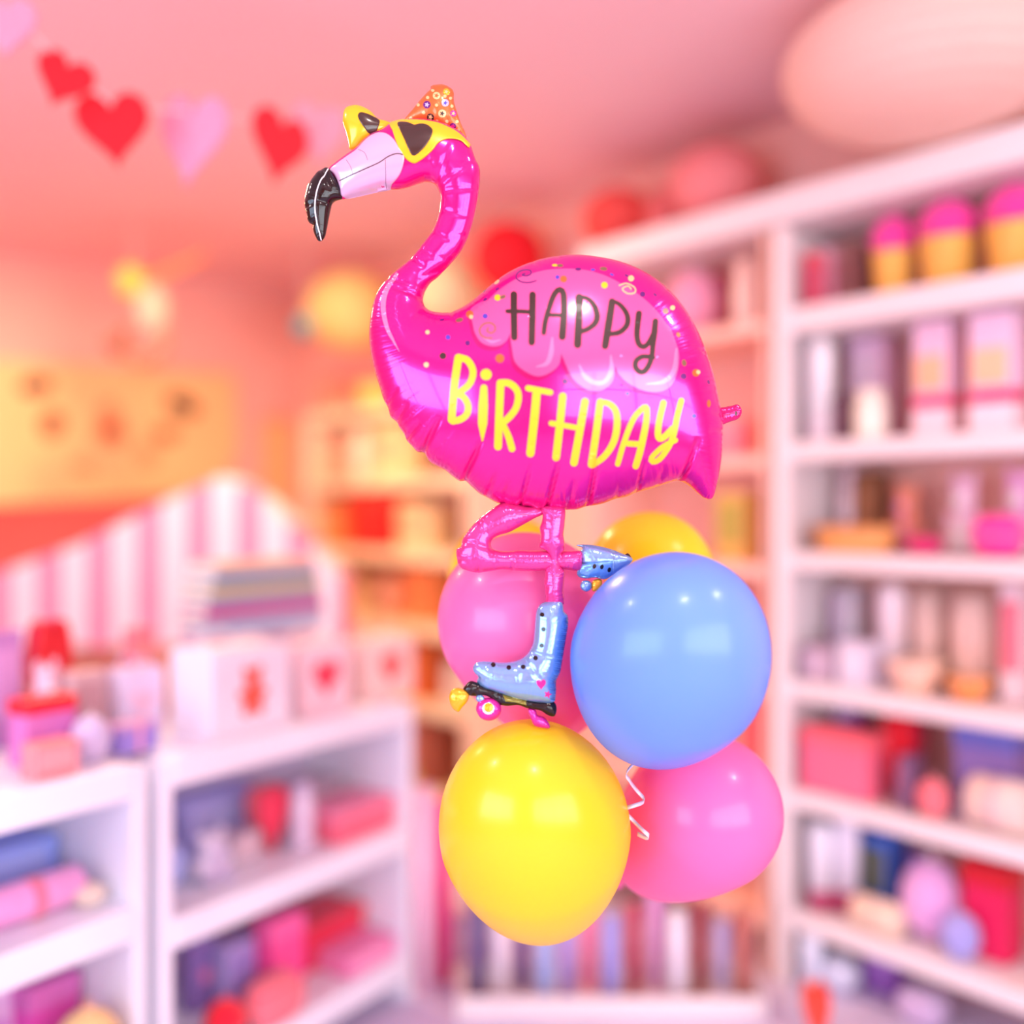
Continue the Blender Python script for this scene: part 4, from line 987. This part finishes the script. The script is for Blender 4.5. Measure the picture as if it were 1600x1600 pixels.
# ------------------------------------------------------------------ heart garland
gar = thing('heart_garland', 'string of red and pink felt hearts hanging under the ceiling', 'garland', at(230, 130, 2.75))
inv = Matrix.Translation(-gar.location)
hs = [(10, 45, 2.95, 80, 90, 20, 0, (250, 150, 176)), (97, 128, 3.05, 78, 78, 20, 22, (236, 14, 34)), (178, 205, 3.15, 100, 108, 10, -6, (240, 14, 34)), (300, 222, 3.3, 104, 130, -14, 8, (250, 150, 180)), (436, 232, 3.45, 92, 105, 48, 8, (232, 22, 40)), (498, 212, 3.6, 80, 90, 30, 0, (250, 160, 176))]
tops = []
for x, y, d_, wpx, hpx, yaw, roll, col in hs:
    d_ *= .84; wpx *= 1.12; hpx *= 1.1; k = d_ / FPX
    M = inv @ Matrix.Translation(at(x, y, d_)) @ Matrix.Rotation(YAW + R(yaw), 4, 'Z') @ Matrix.Rotation(R(roll), 4, 'Y')
    MB().prism([(a, b) for a, b in heart_poly(wpx * k, hpx * k, 48)], -.012, .012, 0, M, .06).build('heart', cloth(col), gar)
    tops.append(inv @ at(x, y - hpx * .33, d_))
line = [inv @ at(-160, -60, 2.4)] + tops + [inv @ at(640, 170, 3.6), inv @ at(760, 120, 4.1)]
MB().tube(line, .003, 6).build('string', WHITE, gar)

# ------------------------------------------------------------------ on and before wall_back
Yw = YB - .014
def wall_xz(px, py, Y=Yw):
    t, x = on_y(px, Y); return x, zat(py, t)
bn = MB()
poly = [wall_xz(-90, 556), wall_xz(366, 584), wall_xz(372, 700), wall_xz(345, 772), wall_xz(-90, 792)]
cx = sum(p[0] for p in poly) / 5; cz_ = min(p[1] for p in poly)
loc = Vector((cx, Yw, cz_))
bn.prism([(x - cx, z - cz_) for x, z in poly], -.01, .012)
for px, py, a, b, rot, mi in ((55, 603, 17, 11, -.5, 1), (284, 634, 19, 12, .6, 1), (80, 663, 11, 19, .1, 2), (259, 678, 12, 11, 0, 2), (170, 655, 11, 28, 0, 3), (174, 680, 17, 15, 0, 3), (229, 712, 11, 16, 0, 3), (130, 730, 12, 10, 0, 3)):
    tdist, _ = on_y(px, Yw); k = tdist / FPX; X, Zz = wall_xz(px, py); sx = 1.35
    bn.prism([(X - cx + (a * math.cos(q) * math.cos(rot) - b * math.sin(q) * math.sin(rot)) * k * sx * 1.15, Zz - cz_ - 1.15 * (a * math.cos(q) * math.sin(rot) + b * math.sin(q) * math.cos(rot)) * k) for q in [2 * PI * i / 20 for i in range(20)]], -.013, -.0095, mi)
tag(bn.build('wall_banner', [card((252, 206, 142)), card((44, 28, 22)), card((120, 72, 40)), card((246, 160, 110))], None, loc), 'cream banner with dark oval spots on the far wall', 'banner')
x0, z0 = wall_xz(410, 655); x1, z1 = wall_xz(458, 800)
sc = thing('wall_scroll', 'narrow cream hanging scroll on the far wall near the corner', 'scroll', ((x0 + x1) / 2, Yw, z1))
MB().box((0, 0, (z0 - z1) / 2), (x1 - x0, .008, z0 - z1), .002).build('sheet', card((252, 204, 140)), sc)
for z in (0, z0 - z1): MB().tube([(-(x1 - x0) * .54, 0, z), ((x1 - x0) * .54, 0, z)], .012, 10).build('rod', card((236, 160, 110)), sc)
# hanging mobile
mo = thing('hanging_mobile', 'hanging bird mobile with yellow head, orange beak and brown base above the banner', 'ornament', at(225, 560, 5.1))
iv = Matrix.Translation(-mo.location); k = 5.1 / FPX
def ml(px, py, dy=0): return iv @ at(px, py, 5.1 + dy)
MB().ell(ml(205, 440), (22 * k, 20 * k, 27 * k)).build('head', cloth((250, 196, 90)), mo)
MB().tube([ml(222, 440), ml(262, 424), ml(322, 398)], [7 * k, 6 * k, 3 * k], 10).build('beak', card((240, 146, 84)), mo)
MB().ell(ml(238, 485), (26 * k, 22 * k, 42 * k)).build('body', cloth((246, 176, 160)), mo)
MB().tube([ml(172, 548), ml(190, 530), ml(200, 510)], [17 * k, 12 * k, 5 * k], 12).build('wing', cloth((150, 88, 70)), mo)
MB().tube([ml(192, 548), ml(215, 562), ml(240, 562), ml(258, 540), ml(258, 515)], [7 * k, 10 * k, 10 * k, 9 * k, 4 * k], 12).build('perch', card((176, 116, 96)), mo)
MB().tube([ml(210, 425), Vector((ml(210, 425).x, ml(210, 425).y, ZC - mo.location.z))], .003, 6).build('string', WHITE, mo)
# red cloth roof and striped canopy
def slab(pts_front, depth_vec, m, name, mats):
    n = len(pts_front); vs = list(pts_front) + [p + depth_vec for p in pts_front]
    fs = [tuple(range(n))[::-1], tuple(range(n, 2 * n))] + [(i, (i + 1) % n, n + (i + 1) % n, n + i) for i in range(n)]
    return m.add(vs, fs)
ra = thing('red_stall_roof', 'coral red cloth roof below the cream banner', 'awning', Vector((*at(60, 800, 5.3).xy, 0)))
iv = Matrix.Translation(-ra.location)
m = MB(); slab([iv @ at(-200, 800, 5.6), iv @ at(262, 776, 5.75), iv @ at(250, 900, 4.9), iv @ at(-200, 940, 4.8)], Vector((0, 0, -.03)), m, '', None)
m.build('cloth', mat('coral red cloth', (248, 72, 80), .8, vary=.04, bump=.2, bscale=30), ra)
for px, d_ in ((-80, 5.45), (225, 5.6), (215, 4.95), (-80, 4.9)):
    b = iv @ at(px, 860, d_); top = ZC * 0
    ztop = 1.6 - (0.06 if d_ > 5.2 else .40)
    MB().tube([(b.x, b.y, 0), (b.x, b.y, ztop)], .018, 10).build('post', WHITE, ra)
sp_ = thing('striped_canopy', 'pink and white striped gable canopy of a stall near the corner', 'awning', Vector((*at(330, 800, 4.55).xy, 0)))
iv = Matrix.Translation(-sp_.location)
gx = [-140, 0, 120, 240, 345, 400, 470, 535]; gy = [940, 893, 852, 792, 745, 768, 838, 905]
m = MB(); x = -140; i = 0
while x < 535:
    xe = min(535, x + (44 if i % 2 == 0 else 34)); tops_ = [x] + [q for q in gx if x < q < xe] + [xe]
    pl = [iv @ at(q, float(np.interp(q, gx, gy)), 4.55) for q in tops_] + [iv @ at(xe, 1010, 4.55), iv @ at(x, 1010, 4.55)]
    n = len(pl); vs = pl + [p + FWD * .3 for p in pl]
    m.add(vs, [tuple(range(n)), tuple(range(n, 2 * n))[::-1]] + [(j, n + j, n + (j + 1) % n, (j + 1) % n) for j in range(n)], i % 2)
    x = xe; i += 1
m.build('cloth', [mat('white canopy cloth', (238, 222, 232), .8, vary=.02), mat('rose canopy cloth', (232, 140, 176), .8, vary=.03)], sp_)
for px in (-110, 515):
    b = iv @ at(px, 1000, 4.7)
    MB().tube([(b.x, b.y, 0), (b.x, b.y, b.z + .02)], .02, 10).build('post', WHITE, sp_)

# ------------------------------------------------------------------ display stand
U = Vector((.554, .832)); Nn = Vector((.832, -.554)); P0 = Vector((-1.1, 2.2))
def stand_pt(px, o=0.0):
    """camera-frame (right, forward) point of the stand, o metres behind its front edge, seen at column px"""
    s = (px - 800) / FPX; p = P0 - Nn * o
    k = (s * p.y - p.x) / (U.x - s * U.y)
    return p + U * k
SRZ = math.atan2((RGT * Nn.x + FWD * Nn.y).x, -(RGT * Nn.x + FWD * Nn.y).y)
def stand(label, pxa, pxb, zs, th, dep=.46):
    a, b = stand_pt(pxa), stand_pt(pxb); L = (b - a).length; c_ = (a + b) / 2
    root = thing('display_stand', label, 'shelf', cam_pt(c_.x, c_.y, 0), SRZ)
    SW = mat('cool white painted board', (240, 240, 250), 0.45, vary=0.015, scale=4)
    for z in zs: MB().box((0, dep / 2, z - th / 2), (L - .08, dep, th), .008).build('shelf', SW, root)
    top = max(zs)
    for s in (-1, 1):
        MB().box((s * (L / 2 - .02), dep / 2, top / 2 - .005), (.04, dep * .98, top - .01), .005).build('side_panel', SW, root)
    MB().box((0, dep - .01, top / 2), (L - .09, .015, top - .02), .003).build('back_panel', mat('lavender back panel', (214, 200, 226), .6), root)
    return root
stand('white three-tier display stand with gift bags on its top shelf', 252, 648, [.985, .575, .155], .08)
stand('white display stand cut by the photo edge, nearest the camera', -260, 232, [.99, .645, .2], .085)
def on_stand(kind, x0, x1, y0, z, o, C, label, group=None, dd=None):
    a, b, c_ = stand_pt(x0, o), stand_pt(x1, o), stand_pt((x0 + x1) / 2, o)
    h = max(.03, zat(y0, c_.y) - z); w = (b - a).length * .88
    if kind in ROUND: w = (x1 - x0) / FPX * c_.y
    tops = [q for q in ((.905, .495, .075) if (x0 + x1) / 2 > 246 else (.905, .56, .115)) if q > z + .02]
    if tops: h = min(h, min(tops) - z - .012)
    pa, pb = (stand_pt(252), stand_pt(648)) if (x0 + x1) / 2 > 246 else (stand_pt(-260), stand_pt(232))
    if z < .9:
        q = (c_ - P0).dot(U); lo = (pa - P0).dot(U) + .055 + w / 2; hi = (pb - P0).dot(U) - .055 - w / 2
        c_ = c_ + U * (min(max(q, lo), hi) - q)
    if dd is None: dd = min(.18, max(.06, w * .6), 2 * (.43 - o))
    if kind in ROUND: w = min(w, 2 * (.43 - o)) if z < .9 else w
    goods(kind, cam_pt(c_.x, c_.y, z + .0015), SRZ, w, dd or min(.18, max(.06, w * .6)), h, C, label, group)
Z = .985
GB = 'gift bags on the display stand'
on_stand('bag', 292, 432, 985, Z, .14, [(238, 230, 242), (240, 92, 72), WT, 'bear'], 'white gift bag printed with a red bear', GB)
on_stand('bag', 444, 530, 985, Z, .14, [(246, 214, 224), (246, 60, 90), WT], 'pale pink gift bag printed with a red heart', GB)
on_stand('bag', 544, 628, 980, Z, .15, [(248, 214, 206), (244, 96, 96), WT], 'peach pink gift bag at the far end of the display stand', GB)
for i, (col, nm) in enumerate((((150, 190, 222), 'light blue'), ((200, 66, 136), 'magenta'), ((136, 156, 196), 'slate blue'), ((196, 180, 120), 'olive'), ((96, 150, 196), 'steel blue'), ((214, 190, 160), 'tan'))):
    c_ = stand_pt(395, .40)
    goods('book', cam_pt(c_.x, c_.y, Z + .2535 + i * .0344), SRZ + R((i * 37) % 9 - 4), .48 - .012 * i, .14, .034, [col], nm + ' book in the stack behind the bear bag', 'books in the stack')
c_ = stand_pt(395, .40)
goods('carton', cam_pt(c_.x, c_.y, Z + .0015), SRZ, .47, .12, .25, [(216, 200, 224), (206, 190, 216)], 'pale lavender carton carrying the stack of books', None)
on_stand('box', 22, 112, 1088, .99, .2, [(206, 116, 190), (222, 20, 50)], 'magenta box with red lid near the photo edge')
on_stand('carton', 40, 116, 1158, .99, .07, [(240, 140, 146), (246, 160, 166)], 'low coral carton in front of the magenta box')
on_stand('ball', 112, 172, 1112, .99, .1, [(200, 186, 222), WT], 'lavender bauble between the coral and blue boxes')
on_stand('box', 172, 240, 1128, .99, .12, [(150, 134, 218), (190, 150, 206), (236, 160, 190)], 'violet blue box with pink ribbon')
on_stand('bag', 172, 248, 1024, .99, .26, [(218, 208, 234), (232, 190, 210), LVN], 'pale lavender gift bag behind the violet box', GB)
on_stand('carton', 98, 158, 1048, .99, .28, [(206, 172, 176), (190, 150, 156)], 'dusty beige carton behind the lavender bauble')
on_stand('plush', 46, 96, 1030, .99, .31, [(234, 196, 216), WT], 'pale pink soft toy behind the magenta box')
on_stand('ball', 140, 190, 972, .99, .40, [(250, 158, 104), RED], 'orange bauble at the back of the near stand')
on_stand('ball', 240, 290, 972, .99, .42, [(248, 184, 96), (150, 170, 90)], 'yellow orange bauble at the back of the near stand')
on_stand('heart', 46, 108, 968, .99, .43, [CR, (214, 26, 40)], 'dark red heart box at the back of the near stand')
on_stand('carton', 196, 238, 980, .99, .41, [(232, 130, 146), (240, 150, 150)], 'rose carton between the orange and yellow baubles')
on_stand('carton', -20, 36, 985, .99, .42, [(184, 130, 192), (206, 150, 206)], 'purple carton at the photo edge')
# second tier
Z = .575
on_stand('ball', 246, 292, 1258, Z, .2, [(172, 182, 244), WT], 'periwinkle bauble at the near end of the second tier')
on_stand('plush', 300, 356, 1295, Z, .14, [(222, 212, 236), (206, 190, 224)], 'white lavender soft toy on the second tier')
on_stand('carton', 350, 400, 1300, Z, .2, [(204, 180, 196), (216, 190, 200)], 'dusty mauve carton on the second tier')
on_stand('heart', 392, 442, 1228, Z, .2, [(246, 120, 130), (238, 60, 92)], 'red heart box on the second tier')
on_stand('jar', 452, 492, 1222, Z, .13, [(220, 200, 222), (200, 180, 208)], 'pale lilac jar on the second tier')
on_stand('box', 520, 618, 1242, Z, .12, [(242, 110, 134), (250, 140, 172)], 'long coral pink box at the far end of the second tier')
on_stand('carton', 512, 612, 1195, Z, .34, [(202, 172, 186), (190, 160, 180)], 'mauve carton behind the coral pink box')
on_stand('carton', 262, 392, 1235, Z, .38, [(172, 172, 236), (186, 186, 240)], 'periwinkle carton at the back of the second tier')
Z = .645
on_stand('carton', -60, 150, 1302, Z, .36, [(150, 172, 248), (170, 186, 250)], 'wide sky blue carton at the back near the photo edge')
on_stand('blanket', -40, 138, 1372, Z, .14, [(238, 160, 216), (246, 124, 156)], 'rolled pink blanket near the photo edge')
on_stand('cushion', 134, 196, 1350, Z, .24, [(206, 104, 160), (230, 150, 190)], 'rose pink cushion behind the rolled blanket')
on_stand('ball', 196, 246, 1350, Z, .1, [(232, 214, 196), (226, 140, 110)], 'cream bauble at the end of the near stand')
# third tier
Z = .155
on_stand('box', 408, 466, 1430, Z, .13, [(244, 76, 150), (250, 100, 166)], 'magenta pink box on the bottom tier')
on_stand('box', 474, 590, 1405, Z, .26, [(222, 44, 78), (236, 60, 84)], 'wide red box on the bottom tier')
on_stand('carton', 528, 612, 1465, Z, .1, [(242, 140, 190), (246, 160, 200)], 'pink carton in front of the wide red box')
on_stand('carton', 340, 394, 1470, Z, .2, [(180, 166, 226), (160, 140, 214)], 'lavender carton at the near end of the bottom tier')
on_stand('bag', 290, 334, 1450, Z, .28, [(150, 120, 190), (226, 120, 170), LVN], 'purple gift bag on the bottom tier', GB)
on_stand('ball', 318, 384, 1556, Z, .06, [(240, 20, 50), CRL], 'bright red bauble on the bottom tier')
on_stand('cushion', 386, 470, 1525, Z, .03, [(244, 116, 130), (250, 150, 160)], 'coral cushion on the bottom tier')
Z = .2
on_stand('box', 146, 226, 1480, Z, .235, [(226, 80, 180), (214, 110, 186)], 'orchid pink box on the bottom of the near stand')
on_stand('ball', 96, 206, 1555, Z, .04, [(248, 208, 140), PCH], 'pale yellow bauble on the bottom of the near stand')
on_stand('bag', -60, 20, 1480, Z, .3, [(226, 186, 226), (206, 130, 206), LVN], 'lilac gift bag on the bottom of the near stand', GB)

# ------------------------------------------------------------------ floor goods between the stands
GR = 'wrapping paper rolls'
for x0, x1, y0, d_, col, l in ((648, 678, 1228, 3.42, (252, 198, 222), 'pale pink paper roll standing at the end of the display stand'), (678, 706, 1250, 3.5, (246, 70, 150), 'magenta paper roll standing behind the yellow balloon'), (622, 650, 1290, 3.52, (236, 70, 170), 'fuchsia paper roll leaning by the end of the display stand')):
    on_floor('roll', x0, x1, y0, d_, [col], l, GR)
on_floor('carton', 706, 768, 1420, 3.66, [(190, 160, 196), (206, 180, 210)], 'mauve carton standing on the floor')
cr0 = at(950, 800, 3.35)
ct = thing('paper_roll_bin', 'low white bin of paper rolls on the floor below the balloons', 'bin', (cr0.x, cr0.y, 0), YAW)
wB, dB, hB = .98, .26, .07
for s in (-1, 1):
    MB().box((s * (wB / 2 - .01), 0, hB / 2), (.02, dB, hB), .003).build('end_panel', WHITE, ct)
    MB().box((0, s * (dB / 2 - .01), hB / 2), (wB - .042, .02, hB), .003).build('long_panel', WHITE, ct)
MB().box((0, 0, .01), (wB - .042, dB - .042, .02), .003).build('bottom', WHITE, ct)
cols = [((96, 84, 130), 'slate violet'), ((236, 226, 240), 'white'), ((120, 96, 160), 'dull purple'), ((150, 176, 232), 'sky blue'), ((176, 150, 222), 'lavender'), ((250, 130, 180), 'rose'), ((150, 150, 226), 'periwinkle'), ((180, 54, 92), 'crimson'), ((214, 150, 206), 'orchid'), ((232, 226, 240), 'pearl'), ((150, 60, 70), 'maroon'), ((196, 180, 226), 'pale lilac'), ((184, 100, 90), 'brick red')]
for i, (col, nm) in enumerate(cols):
    px = 748 + i * 34.5; d_ = 3.3 + .045 * ((i * 7) % 3)
    on_floor('roll', px - 13, px + 13, 1392 + (i * 29) % 46, d_, [col], nm + ' paper roll standing in the white bin', GR, z=.021)
YR = (.75, 2.11); CEILS = [.19]
on_shelf('tube', 1240, 1276, 1440, 0.0, .05, [(236, 240, 252), (214, 206, 224)], 'tall bluish white bottle on the floor below the shelving')
on_shelf('ball', 1286, 1344, 1490, 0.0, .1, [(222, 226, 250), WT], 'white bauble on the floor below the shelving')
on_shelf('carton', 1352, 1424, 1478, 0.0, .22, [(140, 84, 176), (156, 104, 190)], 'purple carton on the floor below the shelving')
on_shelf('cushion', 1396, 1490, 1545, 0.0, .1, [(206, 180, 214), (190, 160, 206)], 'lilac cushion on the floor below the shelving')
on_floor('heart', 1256, 1294, 1535, 3.05, [(222, 90, 60), (230, 70, 50)], 'orange red heart box lying by the white bottle')

# ================================================================== light and camera
def area(name, loc, target, energy, size, col, sy=None, shape='RECTANGLE'):
    l = bpy.data.lights.new(name, 'AREA'); l.energy = energy; l.color = col; l.size = size
    l.shape = shape
    if sy: l.size_y = sy
    o = bpy.data.objects.new(name, l); COL.objects.link(o); o.location = loc
    d = Vector(target) - Vector(loc); o.rotation_euler = d.to_track_quat('-Z', 'Y').to_euler()
    return o
area('shop_window_daylight', ((wx0 + wx1) / 2, YF - .3, 1.65), ((wx0 + wx1) / 2, YB, 1.65), 165, 4.3, (.88, .93, 1.0), 1.8)
area('side_window_daylight', (XL - .3, (vy0 + vy1) / 2, 1.6), (XR, (vy0 + vy1) / 2, 1.6), 125, vy1 - vy0, (.56, .74, 1.0), 1.6)
for r_, f_, e in ((-1.9, 1.5, 14), (.25, .25, 14), (1.7, 1.0, 14)):
    p = cam_pt(r_, f_, ZC - .03)
    area('ceiling_spotlight', p, p - Vector((0, 0, 1)), e, .2, (1, .95, .9), shape='DISK')
for r_, f_, e in ((-2.75, 4.5, 30), (-1.25, 4.2, 52)):
    p = cam_pt(r_, f_, ZC - .03)
    area('warm_ceiling_spotlight', p, p - Vector((0, 0, 1)), e, .3, (1, .72, .38), shape='DISK')
w = bpy.data.worlds.new('street_daylight'); SC.world = w; w.use_nodes = True
w.node_tree.nodes['Background'].inputs[0].default_value = (.75, .85, 1, 1); w.node_tree.nodes['Background'].inputs[1].default_value = 1.5

cam = bpy.data.cameras.new('camera'); co = bpy.data.objects.new('camera', cam); COL.objects.link(co)
co.location = (0, 0, CAM_Z); co.rotation_euler = (R(90), 0, YAW)
cam.sensor_width = 36; cam.lens = 36; cam.clip_end = 60
cam.dof.use_dof = True; cam.dof.focus_distance = 1.56; cam.dof.aperture_fstop = 0.54
SC.camera = co
SC.cycles.use_denoising = True
SC.cycles.max_bounces = 8; SC.cycles.diffuse_bounces = 5
SC.cycles.caustics_reflective = False; SC.cycles.caustics_refractive = False
SC.cycles.sample_clamp_indirect = 6
SC.view_settings.view_transform = 'Standard'; SC.view_settings.look = 'None'; SC.view_settings.gamma = 1
SC.view_settings.exposure = -0.03
